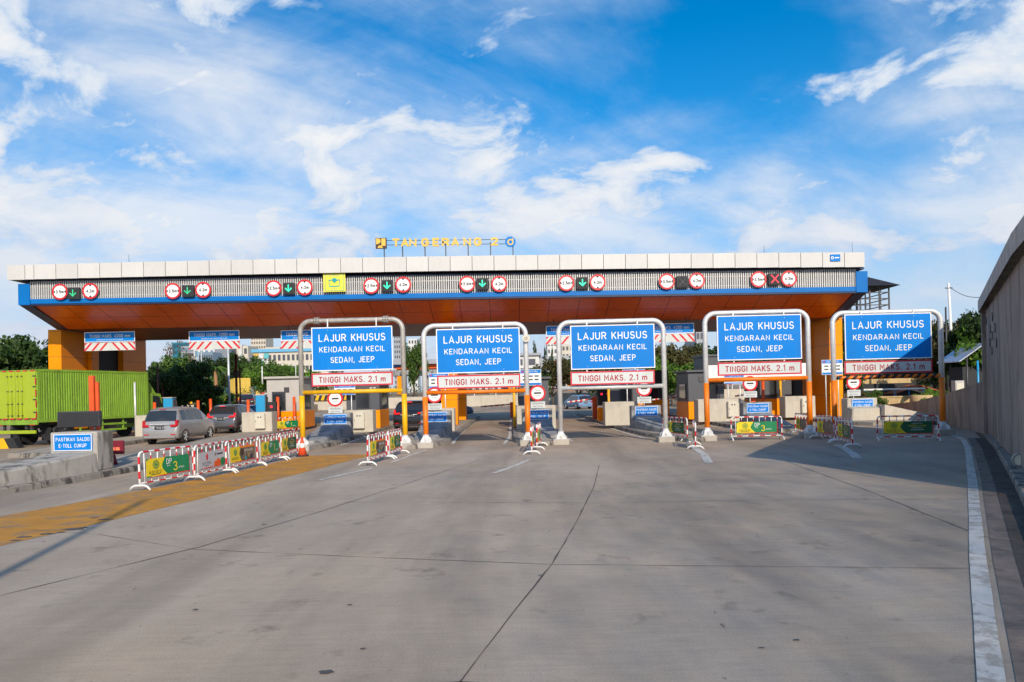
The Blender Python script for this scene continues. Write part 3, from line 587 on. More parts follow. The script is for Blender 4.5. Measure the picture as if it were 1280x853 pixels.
# ---- 4200 mm clearance boards hung under the canopy
def clearance(px, py, label):
    p = P(px, py, 41.3); t = thing('clearance_board', label, 'clearance board', p, 0, 'clearance boards under the canopy')
    b = MB(); b.box((0, 0, .12), (2.86, .05, .56), M_SIGNB); b.build('name_panel', t)
    b = MB()
    for x0, z0, w, h in ((0, .39, 2.9, .035), (0, -.15, 2.9, .035), (-1.43, .12, .035, .5), (1.43, .12, .035, .5)): b.box((x0, -.03, z0), (w, .012, h), M_LETW)
    b.text('TINGGI MAKS. 4200 mm', (0, -.03, .17), .19, M_LETW, .02, width=2.3); b.text('KENDARAAN DI ATAS INI DILARANG', (0, -.03, -.04), .06, M_LETW, .01, width=1.5); b.build('lettering', t)
    b = MB(); b.box((0, 0, -.43), (2.9, .05, .46), M_SIGNW)
    for i in range(3):
        for s_ in (-1, 1):
            x0 = .10 + i * .45; b.prism([(s_ * x0, -.215), (s_ * (x0 + .14), -.215), (s_ * (x0 + .52), -.645), (s_ * (x0 + .38), -.645)], 'y', -.032, -.026, M_RED)
    for s_ in (-1, 1): b.prism([(s_ * 1.44, -.215), (s_ * 1.28, -.215), (s_ * 1.44, -.36)], 'y', -.032, -.026, M_RED)
    b.build('chevron_panel', t)
    b = MB()
    for s_ in (-1, 1): b.cyl((s_ * 1.0, 0.02, .4), (s_ * 1.0, .02, 6.1 - p.z + .02), .02, M_GREYD, 6)
    b.build('hanger', t)
for px, py, l in ((137.5, 424, 'before the left orange pier'), (268, 422.5, 'second from left before the far towers'), (383, 421.5, 'half hidden by the yellow posts'), (599, 414.5, 'almost wholly hidden by the lamp gate'), (714, 416, 'left of the bare steel gate sign'), (836, 413.5, 'right of the bare steel gate')):
    clearance(px, py, 'blue 4200 mm board with chevrons, ' + l)
# ================================================================== HEIGHT GATES
DG = 26.7; SC = F / DG
def gx(px, py): return P(px, py, DG)
def height_gate(label, lp, rp, ytop, ycross, ypaint, paint, crossmat, pipe, sign, red, group='height limit gates', stripes=False, flange=False, lamp=False):
    a, c = gx(*lp), gx(*rp); cx = (a.x + c.x) / 2; W = c.x - a.x
    H = gx((lp[0] + rp[0]) / 2, ytop).z; zc = gx((lp[0] + rp[0]) / 2, ycross).z
    t = thing('height_gate', label, 'height gate', (cx, DG, 0), 0, group); r = 0.092; rc = 0.40
    path = [(-W / 2, 0, 0.22)]
    zt = H - r
    for i in range(9):
        th = math.pi - i / 8 * math.pi / 2; path.append((-W / 2 + rc + rc * math.cos(th), 0, zt - rc + rc * math.sin(th)))
    for i in range(9):
        th = math.pi / 2 - i / 8 * math.pi / 2; path.append((W / 2 - rc + rc * math.cos(th), 0, zt - rc + rc * math.sin(th)))
    path.append((W / 2, 0, 0.22))
    b = MB(); b.tube(path, r, pipe, 16)
    for s_ in (-1, 1):                                     # weld seams on the bends
        b.tube([(s_ * (W / 2), 0, zt - rc - .01), (s_ * (W / 2), 0, zt - rc + .012)], r + .004, pipe, 16); b.tube([(s_ * (W / 2 - rc - .01), 0, zt), (s_ * (W / 2 - rc + .012), 0, zt)], r + .004, pipe, 16)
    b.build('frame', t)
    for s_, q in ((-1, lp), (1, rp)):
        if paint:
            zp = gx(q[0], ypaint[0 if s_ < 0 else 1]).z
            b = MB(); b.tube([(s_ * W / 2, 0, 0.24), (s_ * W / 2, 0, zp)], r + .006, paint, 16)
            b.build('painted_sleeve', t)
        b = MB(); b.tube([(s_ * W / 2, 0, .21), (s_ * W / 2, 0, .50)], r + .012, M_GALV, 16); b.box((s_ * W / 2, 0, .225), (.42, .42, .03), M_GALV)
        for an in range(4):
            aa = R(45 + 90 * an); cc = Vector((math.cos(aa), math.sin(aa), 0))
            pts = [Vector((s_ * W / 2, 0, 0)) + cc * d + Vector((0, 0, z)) for d, z in ((r, .24), (.24, .24), (.22, .33), (r, .48))]
            nr = Vector((-cc.y, cc.x, 0)) * .009
            v0 = [b.bm.verts.new(p + nr) for p in pts]; v1 = [b.bm.verts.new(p - nr) for p in pts]
            fs = [b.bm.faces.new(v0), b.bm.faces.new(v1[::-1])] + [b.bm.faces.new((v0[i], v1[i], v1[(i + 1) % 4], v0[(i + 1) % 4])) for i in range(4)]; b._fin(fs, M_WHITE)
            bo = Vector((s_ * W / 2, 0, 0)) + Vector((math.cos(aa + R(45)), math.sin(aa + R(45)), 0)) * .2; b.cyl((bo.x, bo.y, .24), (bo.x, bo.y, .29), .018, M_GALV, 6)
        b.build('base_plate', t)
        MB().box((s_ * W / 2 - .02, .02, .10), (.60, .58, .23), M_CONC, .03, .025).build('footing', t)
    b = MB()
    if stripes:
        k = 26; 
        w = (W - 2 * r) / k
        for i in range(k):
            mm = M_ORG if i % 2 else M_BLK; x0 = -W / 2 + r + i * w; n = 14; sl = .16
            v0 = [b.bm.verts.new((x0 + sl * (math.sin(2 * math.pi * j / n)) * .5, math.cos(2 * math.pi * j / n) * .075, zc + math.sin(2 * math.pi * j / n) * .075)) for j in range(n)]
            v1 = [b.bm.verts.new((x0 + w + sl * (math.sin(2 * math.pi * j / n)) * .5, math.cos(2 * math.pi * j / n) * .075, zc + math.sin(2 * math.pi * j / n) * .075)) for j in range(n)]
            b._fin([b.bm.faces.new((v0[j], v0[(j + 1) % n], v1[(j + 1) % n], v1[j])) for j in range(n)], mm, True)
    else: b.tube([(-W / 2 + r * .6, 0, zc), (W / 2 - r * .6, 0, zc)], .078, crossmat, 14)
    b.build('crossbar', t)
    if flange:
        b = MB()
        for s_ in (-1, 1):
            for d in (-.045, .045): b.tube([(s_ * (W / 2 - rc - .22) + d - .02, 0, zt), (s_ * (W / 2 - rc - .22) + d + .02, 0, zt)], r + .045, M_GALVD, 16)
            for j in range(8):
                aa = j / 8 * 2 * math.pi; b.tube([(s_ * (W / 2 - rc - .22) - .11, math.cos(aa) * (r + .025), zt + math.sin(aa) * (r + .025)), (s_ * (W / 2 - rc - .22) + .11, math.cos(aa) * (r + .025), zt + math.sin(aa) * (r + .025))], .014, M_GALVD, 6)
        b.build('pipe_flange', t)
    if lamp:
        b = MB(); q = gx(657.5, 423.5); b.cyl((q.x - cx, -.20, q.z), (q.x - cx, .0, q.z), .14, M_CREAM, 18); b.cyl((q.x - cx, -.215, q.z), (q.x - cx, -.2, q.z), .07, M_GALVD, 14); b.build('round_lamp', t)
    # blue sign
    x0, x1, y0, y1 = sign; m0 = gx((x0 + x1) / 2, (y0 + y1) / 2); w, h = (x1 - x0) / SC, (y1 - y0) / SC
    s1 = thing('lane_sign', 'blue LAJUR KHUSUS sign of the ' + label, 'lane sign', (m0.x, DG - .155, m0.z), R(rnd.uniform(-1.2, 1.2)), 'blue lane signs')
    MB().box((0, 0, 0), (w, .035, h), M_SIGNB, bev=.006).build('panel', s1)
    b = MB(); e = .022
    for xx, zz, ww, hh in ((0, h / 2 - e, w - .01, .035), (0, -h / 2 + e, w - .01, .035), (-w / 2 + e, 0, .035, h - .075), (w / 2 - e, 0, .035, h - .075)): b.box((xx, -.0185, zz), (ww, .006, hh), M_LETW)
    for xx in (-w * .30, w * .30):
        for zz in (-h * .43, h * .43): b.cyl((xx, -.0215, zz), (xx, -.017, zz), .011, M_GALV, 6)
    b.build('border', s1)
    b = MB(); b.text('LAJUR KHUSUS', (0, -.0205, h * .255), .275, M_LETW, .012, width=w * .81); b.text('KENDARAAN KECIL', (0, -.0205, -.015), .205, M_LETW, .012, width=w * .80); b.text('SEDAN, JEEP', (0, -.0205, -h * .25), .215, M_LETW, .012, width=w * .53); b.build('lettering', s1)
    for s_ in (-1, 1): MB().box((s_ * w * .3, .04, (h / 2 + H - r - m0.z) / 2), (.045, .03, max(.06, H - r - m0.z - h / 2 + .1)), M_GALV).build('hook', s1)
    x0, x1, y0, y1 = red; m1 = gx((x0 + x1) / 2, (y0 + y1) / 2); w2, h2 = (x1 - x0) / SC, (y1 - y0) / SC
    s2 = thing('height_sign', 'red bordered white clearance sign of the ' + label, 'height sign', (m1.x, DG - .15, m1.z), 0, 'white height signs')
    MB().box((0, 0, 0), (w2, .03, h2), M_SIGNW, bev=.005).build('panel', s2)
    b = MB()
    for xx, zz, ww, hh in ((0, h2 / 2 - .028, w2 - .004, .05), (0, -h2 / 2 + .028, w2 - .004, .05), (-w2 / 2 + .028, 0, .05, h2 - .11), (w2 / 2 - .028, 0, .05, h2 - .11)): b.box((xx, -.016, zz), (ww, .006, hh), M_SIGNR)
    b.build('border', s2)
    MB().text('TINGGI MAKS. 2.1 m', (0, -.0175, -.005), .23, M_REDTXT, width=w2 * .81, weight=.16).build('lettering', s2)
    for s_ in (-1, 1): MB().box((s_ * w2 * .3, .03, h2 / 2 + .0), (.045, .02, .3), M_GALV).build('bracket', s2)
    return t
height_gate('yellow legged height gate with flanged pipe joints', (379, 565), (507, 561.5), 397.3, 489.5, (495, 492.5), M_YEL, M_YEL, M_GALVD, (391, 492, 409, 463.6), (391, 492, 466, 482.5), flange=True)
height_gate('orange legged height gate with a round lamp', (533, 561.5), (660.5, 561), 403.3, 489.7, (496.5, 494), M_ORG, M_ORG, M_GALV, (546, 650, 411, 466.5), (547, 650.5, 468.6, 485.5), lamp=True)
height_gate('bare unpainted steel height gate', (701.5, 557), (832.5, 554), 398.8, 484, (0, 0), None, M_GALV, M_GALV, (712.7, 817.3, 406.5, 461.6), (712.7, 817.3, 464, 480.8))
height_gate('orange legged height gate with plain orange crossbar', (884.5, 550), (1013, 547), 387.5, 474, (479, 477), M_ORG, M_ORG, M_GALV, (894.5, 1000, 394.4, 450.4), (895.5, 1000, 452.5, 469))
height_gate('height gate with black and orange striped crossbar', (1044, 546), (1179, 544), 387, 471, (475.6, 471.8), M_ORB if False else M_ORG, M_ORG, M_GALV, (1053, 1161.6, 392.5, 449.5), (1053, 1162.5, 451, 467), stripes=True)

# ================================================================== CROWD BARRIERS
BL, BH = 1.9, 0.88
def make_barrier(label, kind, group):
    t = thing('crowd_barrier', label, 'barrier', (0, 0, 0), 0, group); r = .024
    hw = BL / 2 - .03; zt = BH - r
    path, bands = [], []
    def seg(p, q, k, first):
        p, q = Vector(p), Vector(q)
        for i in range(k):
            path.append(p.lerp(q, i / k)); bands.append(M_RED if (i + first) % 2 else M_WHITE)
    seg((-hw, 0, .10), (-hw, 0, zt - .1), 4, 0)
    for i in range(5):
        a = math.pi - i / 4 * math.pi / 2; path.append(Vector((-hw + .1 + .1 * math.cos(a), 0, zt - .1 + .1 * math.sin(a)))); bands.append(M_WHITE)
    seg((-hw + .12, 0, zt), (hw - .12, 0, zt), 9, 1)
    for i in range(5):
        a = math.pi / 2 - i / 4 * math.pi / 2; path.append(Vector((hw - .1 + .1 * math.cos(a), 0, zt - .1 + .1 * math.sin(a)))); bands.append(M_WHITE)
    seg((hw, 0, zt - .1), (hw, 0, .10), 4, 0); path.append(Vector((hw, 0, .10)))
    b = MB(); b.tube(path, r, M_WHITE, 8, bands=bands); b.build('frame', t)
    path, bands = [], []; seg((-hw, 0, .16), (hw, 0, .16), 9, 0); path.append(Vector((hw, 0, .16)))
    b = MB(); b.tube(path, .018, M_WHITE, 8, bands=bands); b.build('bottom_rail', t)
    for i in range(8):
        x = -hw + .16 + i * (2 * hw - .32) / 7
        if i % 2 == 0: MB().tube([(x, 0, .16), (x, 0, zt)], .0135, M_WHITE, 6).build('bar', t)
        else: MB().tube([(x, 0, .16), (x, 0, .23), (x, 0, .66), (x, 0, .76), (x, 0, zt)], .0135, M_WHITE, 6, bands=[M_WHITE, M_RED, M_RED, M_WHITE]).build('bar', t)
    for s_ in (-1, 1):
        b = MB(); b.tube([(s_ * hw, -.27, 0.012), (s_ * hw, -.20, .085), (s_ * hw, -.13, .115), (s_ * hw, .13, .115), (s_ * hw, .20, .085), (s_ * hw, .27, .012)], [.022, .026, .026, .026, .026, .022], M_WHITE, 8); b.build('foot', t)
    # printed banner tied to the bars
    x0, x1, z0, z1 = -.73, .73, .27, .68
    y = -.022
    if kind in ('three', 'one', 'slogan', 'back'):
        b = MB(); wav = []
        for i in range(13):
            z = z0 + (z1 - z0) * i / 12; wav.append((x0 + .60 + .075 * math.sin(i / 12 * 5.2 + 2.2) - .10 * (1 - i / 12) * -1 * .9 - .06 , z))
        b.prism([(x0, z0)] + wav + [(x0, z1)], 'y', y - .004, y, M_BYEL)
        gm = {'three': M_BGRN, 'one': M_BGRN, 'slogan': M_BDGRN, 'back': M_BPIC}[kind]
        b.prism([(x1, z0), (x1, z1)] + wav[::-1], 'y', y - .004, y, gm)
        b.prism([(x0 + .22, z0 - .012), (x1, z0 - .012), (x1, z0 + .012), (x0 + .5, z0 + .012), (x0 + .3, z0)], 'y', y - .0075, y - .0045, M_RED)
        b.prism([(x0, z1 - .05), (x0, z1 + .006), (x0 + .09, z1 + .006)], 'y', y - .0075, y - .0045, M_BGRN); b.box((x0 + .07, y - .006, z0 + .006), (.14, .004, .025), M_BGRN)
        ban = b.build('banner', t)
        b = MB(); cx, cz = x0 + .31, z0 + .265
        for k in range(12):
            a = k / 12 * 2 * math.pi; b.ring((cx + .085 * math.cos(a), y - .0075, cz + .085 * math.sin(a)), .012, .021, M_BGRN, .004, 10)
        b.disc((cx, y - .0075, cz), .028, M_BGRN, depth=.004, n=12); b.ring((cx, y - .0075, cz), .04, .05, M_BGRN, .004, 14)
        b.text('AGNESI', (x0 + .29, y - .0085, z0 + .10), .075, M_BLK, .012, width=.42); b.box((x0 + .29, y - .0085, z0 + .045), (.30, .003, .012), M_BLK)
        if kind == 'three':
            b.text('DP', (.02, y - .0085, z1 - .11), .13, M_LETW, .02, width=.17); b.text('hanya', (.0, y - .0085, z1 - .21), .035, M_LETW, .01, width=.10)
            b.text('3', (.23, y - .0085, z0 + .17), .22, M_BYEL, .01); b.text('JUTAAN', (.44, y - .0085, z0 + .13), .05, M_LETW, .02, width=.20)
        elif kind == 'one':
            b.text('DP', (.0, y - .0085, z1 - .12), .13, M_LETW, .02, width=.16); b.text('1', (.25, y - .0085, z0 + .2), .22, M_BYEL, .02); b.text('JUTAAN', (.45, y - .0085, z0 + .12), .05, M_LETW, .02, width=.20)
        elif kind == 'slogan':
            b.text('LAUNCHING', (.28, y - .0085, z1 - .07), .035, M_LETW, .01, width=.3); b.text('MODERN LIVING', (.28, y - .0085, z1 - .15), .055, M_BYEL, .01, width=.52); b.text('Tangerang Selatan', (.28, y - .0085, z1 - .22), .035, M_LETW, .01, width=.34); b.box((.28, y - .0085, z1 - .29), (.4, .003, .012), M_LETW)
        b.build('print', ban)
    elif kind == 'white':
        b = MB(); b.box(((x0 + x1) / 2, y - .002, (z0 + z1) / 2), (x1 - x0, .004, z1 - z0), M_BWHT); b.box((.1, y - .006, z0), (1.2, .004, .022), M_RED); ban = b.build('banner', t)
        b = MB(); b.text('INTIMO', (x0 + .38, y - .0075, z0 + .12), .075, M_BLK, .015, width=.42); b.box((x0 + .38, y - .0075, z0 + .06), (.22, .003, .01), M_BLK)
        b.prism([(x0 + .36, z0 + .2), (x0 + .42, z0 + .2), (x0 + .44, z0 + .30), (x0 + .39, z0 + .38), (x0 + .34, z0 + .3)], 'y', y - .009, y - .006, M_RED)
        b.disc((.26, y - .0075, z0 + .08), .125, M_ORB, depth=.004, ry=.11); b.disc((.50, y - .0095, z0 + .09), .13, M_BGRN, depth=.004, ry=.11); b.disc((.10, y - .0095, z0 + .07), .07, M_ORB, depth=.004)
        b.box((.10, y - .0075, z1 - .1), (.05, .004, .07), pm('print_brown', (.2, .13, .05))); b.box((.34, y - .0075, z1 - .1), (.32, .004, .035), M_GREYD); b.build('print', ban)
    elif kind == 'photo':
        b = MB(); b.prism([(x0, z0), (x0 + .62, z0), (x0 + .50, (z0 + z1) / 2), (x0 + .58, z1), (x0, z1)], 'y', y - .004, y, M_BYEL)
        b.prism([(x1, z0), (x1, z1 - .05), (x0 + .56, z1 - .05), (x0 + .50, (z0 + z1) / 2), (x0 + .62, z0)], 'y', y - .004, y, M_BPIC); b.box((.28, y - .002, z1 - .022), (.9, .004, .05), M_ORG); b.box((.1, y - .006, z0), (1.2, .004, .022), M_RED); ban = b.build('banner', t)
        b = MB(); cx, cz = x0 + .28, z0 + .26; b.ring((cx, y - .0075, cz), .05, .085, M_BGRN, .004, 12); b.disc((cx, y - .0075, cz), .025, M_BGRN, depth=.004, n=12)
        b.text('AGNESI', (x0 + .27, y - .0075, z0 + .10), .07, M_BLK, .012, width=.40); b.disc((-.06, y - .0075, z0 + .25), .10, pm('print_dark_brown', (.06, .035, .02)), depth=.004)
        b.text('BROWNIES', (.33, y - .0085, z1 - .13), .06, M_LETW, .02, width=.5); b.disc((.15, y - .0075, z0 + .06), .05, M_TEAL, depth=.004); b.disc((.50, y - .0075, z0 + .09), .07, M_NAVY, depth=.004); b.disc((.32, y - .0075, z0 + .14), .06, pm('print_tan', (.3, .2, .08)), depth=.004); b.build('print', ban)
    return t
def place(t, a, c):
    a, c = Vector((*a, 0)), Vector((*c, 0)); d = c - a; t.location = (a + c) / 2; t.rotation_euler = (R(rnd.uniform(-1.5, 1.5)), 0, math.atan2(d.y, d.x) + R(rnd.uniform(-1.5, 1.5)))
GL, GR2 = 'barriers beside the yellow road strip', 'barriers at the toll lanes'
for kind, lab, a, c, g_ in (
    ('three', 'barrier with a large yellow and green DP 3 banner, nearest beside the yellow road strip', (-8.35, 16.1), (-7.93, 17.8), GL),
    ('white', 'barrier with a white banner, second along the yellow road strip', (-7.85, 17.65), (-7.7, 19.5), GL),
    ('photo', 'barrier with a yellow and food picture banner, third along the yellow road strip', (-7.65, 19.15), (-7.45, 21.0), GL),
    ('one', 'barrier with a green DP 1 banner, fourth along the yellow road strip', (-7.46, 21.15), (-7.4, 22.9), GL),
    ('slogan', 'barrier with a dark green slogan banner, last before the traffic cone', (-7.4, 22.75), (-7.36, 24.5), GL),
    ('photo', 'barrier with a food picture banner in front of the right yellow gate leg', (-4.12, 20.35), (-3.93, 22.2), GR2),
    ('slogan', 'barrier with a dark green banner touching the right yellow gate leg', (-3.91, 22.4), (-3.75, 24.25), GR2),
    ('slogan', 'barrier standing nearest the camera before the right leg of the lamp gate', (.56, 22.7), (.72, 24.4), GR2),
    ('three', 'barrier with its edge to the camera just right of the lamp gate leg', (.78, 24.4), (1.0, 26.2), GR2),
    ('slogan', 'barrier with a dark green banner right of the bare steel gate leg', (5.95, 28.5), (6.45, 26.75), GR2),
    ('back', 'barrier seen nearly edge on between the bare steel and orange gates', (6.2, 24.9), (5.85, 23.1), GR2),
    ('three', 'barrier facing the camera with a bright DP 3 banner inside the plain orange gate', (8.0, 26.5), (9.9, 26.45), GR2),
    ('back', 'barrier with a brown banner left of the plain orange gate right leg', (11.35, 28.9), (11.08, 27.05), GR2),
    ('back', 'barrier with a brown banner right of the plain orange gate right leg', (11.1, 26.35), (10.98, 24.5), GR2),
    ('slogan', 'shaded barrier with dark green banner ending the row by the white line', (10.9, 24.2), (10.5, 22.3), GR2),
    ('slogan', 'shaded barrier facing the camera inside the striped crossbar gate', (12.35, 24.5), (14.2, 23.95), GR2),
    ('one', 'barrier standing far back on the island before the left toll booth', (-13.15, 40.4), (-12.45, 41.4), GR2),
    ('back', 'lone barrier seen edge on far back in the middle lane', (2.62, 49.5), (2.75, 51.4), GR2)):
    place(make_barrier(lab, kind, g_), a, c)
# traffic cone
p = G(378, 570.5); t = thing('traffic_cone', 'orange traffic cone with white collar at the left yellow gate leg', 'traffic cone', p)
b = MB(); b.tube([(0, 0, .04), (0, 0, .30), (0, 0, .44), (0, 0, .66)], [.155, .095, .07, .028], M_CONE, 18, bands=[M_CONE, M_WHITE, M_CONE]); b.build('body', t)
MB().box((0, 0, .022), (.40, .40, .044), M_BLK, .2, .015).build('base', t)
# ================================================================== ISLAND NOSES
def nose_block(label, loc, rz, length, mat, top_tip=.12, h=1.02, w=1.42, depth=.62, ztop=.52, tw=.5, bend=0.0, sign_mat=M_SIGNB, z=.15):
    t = thing('island_nose', label, 'concrete block', (loc[0], loc[1], z), rz, 'concrete island noses')
    b = MB(); b.box((0, depth / 2, h / 2), (w, depth, h), mat, bev=.03); b.build('sign_block', t)
    b = MB(); k = 9; rows = []
    for i in range(k + 1):
        f = i / k; y = -.004 - length * f; hw = (w / 2 - .02) * (1 - f) + tw * f * (1 if f < .99 else .8)
        if f > .8: hw *= 1 - .35 * ((f - .8) / .2) ** 2
        zt = ztop * (1 - f) ** 1.25 + top_tip * (1 - (1 - f) ** 1.25); x = bend * f * f
        rows.append([b.bm.verts.new((x + s_ * ww, y, zz)) for s_, ww, zz in ((-1, hw + .05, -.02), (-1, hw, zt - .05), (-1, hw - .06, zt), (1, hw - .06, zt), (1, hw, zt - .05), (1, hw + .05, -.02))])
    fs = [b.bm.faces.new((rows[i][j], rows[i][j + 1], rows[i + 1][j + 1], rows[i + 1][j])) for i in range(k) for j in range(5)]
    fs.append(b.bm.faces.new(rows[-1])); b._fin(fs, mat); b.build('ramp', t)
    b = MB(); b.box((0, -.016, (h - .275)), (1.08, .022, .46), M_SIGNB)
    sp = b.build('lettered_panel', t)
    b = MB(); 
    for xx, zz, ww, hh in ((0, .215, 1.06, .02), (0, -.215, 1.06, .02), (-.52, 0, .02, .41), (.52, 0, .02, .41)): b.box((xx, -.029, (h - .275) + zz), (ww, .005, hh), M_LETW)
    b.text('PASTIKAN SALDO', (0, -.0305, (h - .275) + .085), .10, M_LETW, .016, width=.92); b.text('E-TOLL CUKUP', (0, -.0305, (h - .275) - .085), .10, M_LETW, .016, width=.76)
    b.build('lettering', sp)
    return t
nose_block('long weathered island nose with PASTIKAN SALDO panel in the left foreground', (-11.82, 19.35), R(-3), 8.5, M_CONC, .08, 1.06, 1.30, .75, .52, .34, -1.0)
nb = ('first yellow gate', 'lamp gate at its left leg', 'lamp gate at its right leg', 'bare steel gate', 'plain orange gate')
for i, (x, D, mt, ln, bd) in enumerate(((-8.3, 33.7, M_CONCG, 5.2, .3), (-3.55, 33.2, M_CONCG, 4.6, 0), (1.12, 33.0, M_CONCG, 4.6, .4), (6.3, 33.9, M_CONCG, 5.2, .55), (11.85, 34.8, M_CONCG, 3.6, 0))):
    nose_block('grey concrete island nose with blue lettered panel behind the ' + nb[i], (x, D), 0, ln, mt, .12, 1.05, 1.4, .62, .52, .42, bd)
nose_block('pale island nose with blue lettered panel and long ramp behind the striped gate', (17.5, 36.0), 0, .5, M_CONCL, .6, 1.1, 1.5, .7, .7, .7)
b = MB(); o = b.prism([(18.2, .15), (18.2, .92), (19.4, .62), (20.6, .34), (21.6, .18), (21.6, .15)], 'y', 35.2, 36.3, M_CONCL).build('ramp'); tag(o, 'pale concrete ramp wall running right from the lettered block behind the striped gate', 'ramp wall')
# round restriction signs standing behind the noses
def round_post(px, py, D, label):
    p = P(px, py, D); t = thing('no_cash_sign', label, 'round sign', (p.x, D, .15), 0, 'red ringed signs behind the island noses'); z = p.z - .15
    MB().cyl((0, .06, 0), (0, .06, z + .3), .03, M_GALV, 8).build('post', t)
    MB().disc((0, 0, z), .36, M_LETW, depth=.02).build('face', t)
    MB().ring((0, -.012, z), .30, .39, M_RED, .02).build('rim', t)
    b = MB(); b.box((0, -.013, z), (.34, .008, .075), M_BLK); b.text('TUNAI', (0, -.014, z + .13), .07, M_BLK, .01); b.text('STOP', (0, -.014, z - .13), .06, M_BLK, .01); b.build('symbol', t)
    b = MB(); b.box((0, 0, z - .57), (.70, .02, .32), M_SIGNW); b.text('TRANSAKSI', (0, -.0115, z - .50), .075, M_BLK, .01, width=.55); b.text('NON TUNAI', (0, -.0115, z - .64), .06, M_BLK, .01, width=.45); b.build('text_plate', t)
for px, py, D, l in ((419, 498.5, 35.5, 'seen through the yellow gate'), (543, 494, 35, 'behind the left leg of the lamp gate'), (672, 491.5, 34.8, 'behind the right leg of the lamp gate'), (805, 486, 36.2, 'under the bare steel gate'), (937.5, 479.5, 37.5, 'seen through the plain orange gate'), (1067, 478, 38.2, 'under the striped crossbar')):
    round_post(px, py, D, 'red ringed round sign with white text plate ' + l)
# blue and white payment boards
def info_board(x0, x1, y0, y1, D, label):
    c = P((x0 + x1) / 2, (y0 + y1) / 2, D); s_ = F / D; w, h = (x1 - x0) / s_, (y1 - y0) / s_
    t = thing('payment_board', label, 'information board', (c.x, D, .15), 0, 'payment boards at the booths'); z = c.z - .15
    MB().box((0, 0, z), (w, .04, h), M_LETW).build('panel', t)
    b = MB(); b.box((0, -.024, z + h * .37), (w - .04, .01, h * .22), M_SIGNB); b.box((0, -.024, z - h * .41), (w - .04, .01, h * .13), M_SIGNB); b.text('KARTU E-TOLL', (.05, -.031, z + h * .37), h * .10, M_LETW, .015, width=w * .6)
    b.disc((-w * .38, -.031, z + h * .37), h * .06, M_RED, depth=.004, n=10)
    for i in range(3):
        for j in range(2): b.box(((i - 1) * w * .28, -.024, z + h * .08 - j * h * .22), (w * .2, .008, h * .09), M_GREYD)
    b.build('print', t)
    b = MB()
    for q in (-1, 1): b.cyl((q * w * .3, .05, 0), (q * w * .3, .05, z + h * .3), .03, M_GALV, 8)
    b.build('post', t)
for a in ((650, 676.5, 462, 482, 37.5, 'payment board behind the right leg of the lamp gate'), (536, 561, 467, 486, 37.5, 'payment board behind the left leg of the lamp gate'), (1027, 1053, 450, 468.5, 41, 'payment board on the right orange pier'), (418, 444, 482, 494, 40, 'payment board under the crossbar of the yellow gate'), (778, 806, 462, 476, 39, 'payment board behind the bare steel gate signs'), (905, 930, 469, 480, 40.5, 'payment board above the crossbar of the plain orange gate')):
    info_board(*a)

# ================================================================== BOOTHS, IMPACT BLOCKS, POSTS
def impact_block(x, D, w, h, d, label, cab=None, mat=M_CONCL):
    t = thing('impact_block', label, 'concrete block', (x, D, .152), 0, 'pale concrete blocks on the toll islands')
    MB().box((0, d / 2, h / 2), (w, d, h), mat, bev=.02).build('body', t)
    if cab is not None:
        c = MB().box((cab, -.10, h * .55), (.54, .2, .82), M_CREAM, bev=.012).build('cabinet', t)
        b = MB(); b.box((cab, -.205, h * .55), (.47, .012, .75), M_CREAM); b.box((cab - .07, -.214, h * .55 + .22), (.07, .01, .06), M_BLK); b.box((cab + .07, -.214, h * .55 + .22), (.07, .01, .06), M_BLK); b.box((cab - .21, -.216, h * .55), (.02, .02, .09), M_GREYD); b.build('cabinet_door', c)
    return t
impact_block(-14.0, 39.4, 1.66, 1.08, .9, 'pale concrete block with electric cabinet beside the dark grey van', .22)
impact_block(-7.75, 36.2, 1.45, 1.12, .9, 'cream block with vent slot behind the first grey island nose', .05)
impact_block(-3.6, 35.2, 1.5, 1.12, .9, 'cream block behind the nose at the left leg of the lamp gate')
impact_block(1.15, 35.0, 1.9, 1.15, .9, 'cream block behind the nose at the right leg of the lamp gate')
impact_block(5.55, 36.6, 1.7, 1.2, .9, 'cream block left of the nose behind the bare steel gate')
impact_block(10.95, 38.0, 2.3, 1.2, .9, 'cream block with cabinet behind the plain orange gate left leg', .65)
impact_block(16.2, 40.5, 1.7, 1.2, .9, 'cream block with cabinet left of the striped gate left leg', .3)
impact_block(-19.1, 37.3, .95, 1.1, .8, 'narrow pale block between the green truck and the silver van')
def booth(x, D, label, w=1.9, d=2.8, h=2.65, upper=M_BOOTH, lower=M_PANEL, face=0, roof=True, num=None):
    t = thing('toll_booth', label, 'toll booth', (x, D, .15), 0, 'toll booths'); lh = 1.02
    MB().box((0, d / 2, lh / 2), (w, d, lh), lower, bev=.015).build('base_panel', t)
    b = MB(); b.box((0, d / 2, (lh + h) / 2 + .002), (w - .03, d - .03, h - lh), upper, bev=.01); b.build('wall', t)
    for s_ in (-1, 1):
        wn = MB().box((s_ * (w / 2 - .005), d * .45, 1.62), (.04, d * .55, .95), M_GREYD).build('side_window', t)
        MB().box((s_ * (w / 2 + .005), d * .45, 1.62), (.04, d * .48, .84), M_GLASS).build('pane', wn)
    wn = MB().box((face, .0, 1.64), (.80, .05, 1.12), M_GREYD).build('front_window', t); MB().box((face, -.01, 1.64), (.68, .05, 1.0), M_GLASS).build('pane', wn)
    if roof: MB().box((0, d / 2, h + .08), (w + .25, d + .3, .14), upper, bev=.02).build('roof', t)
    MB().box((-face * .9 - (.0 if face else .62), -.005, 2.3), (.3, .05, .3), M_GREYD).build('vent', t)
    if num: MB().text(num, (w * .3, -.02, 2.2), .2, M_LETW, .03).build('number', t)
    return t
booth(-13.55, 42.6, 'pale grey booth with dark window and orange base beside the left far barrier', 1.95, 3.2, 2.95, face=-.25)
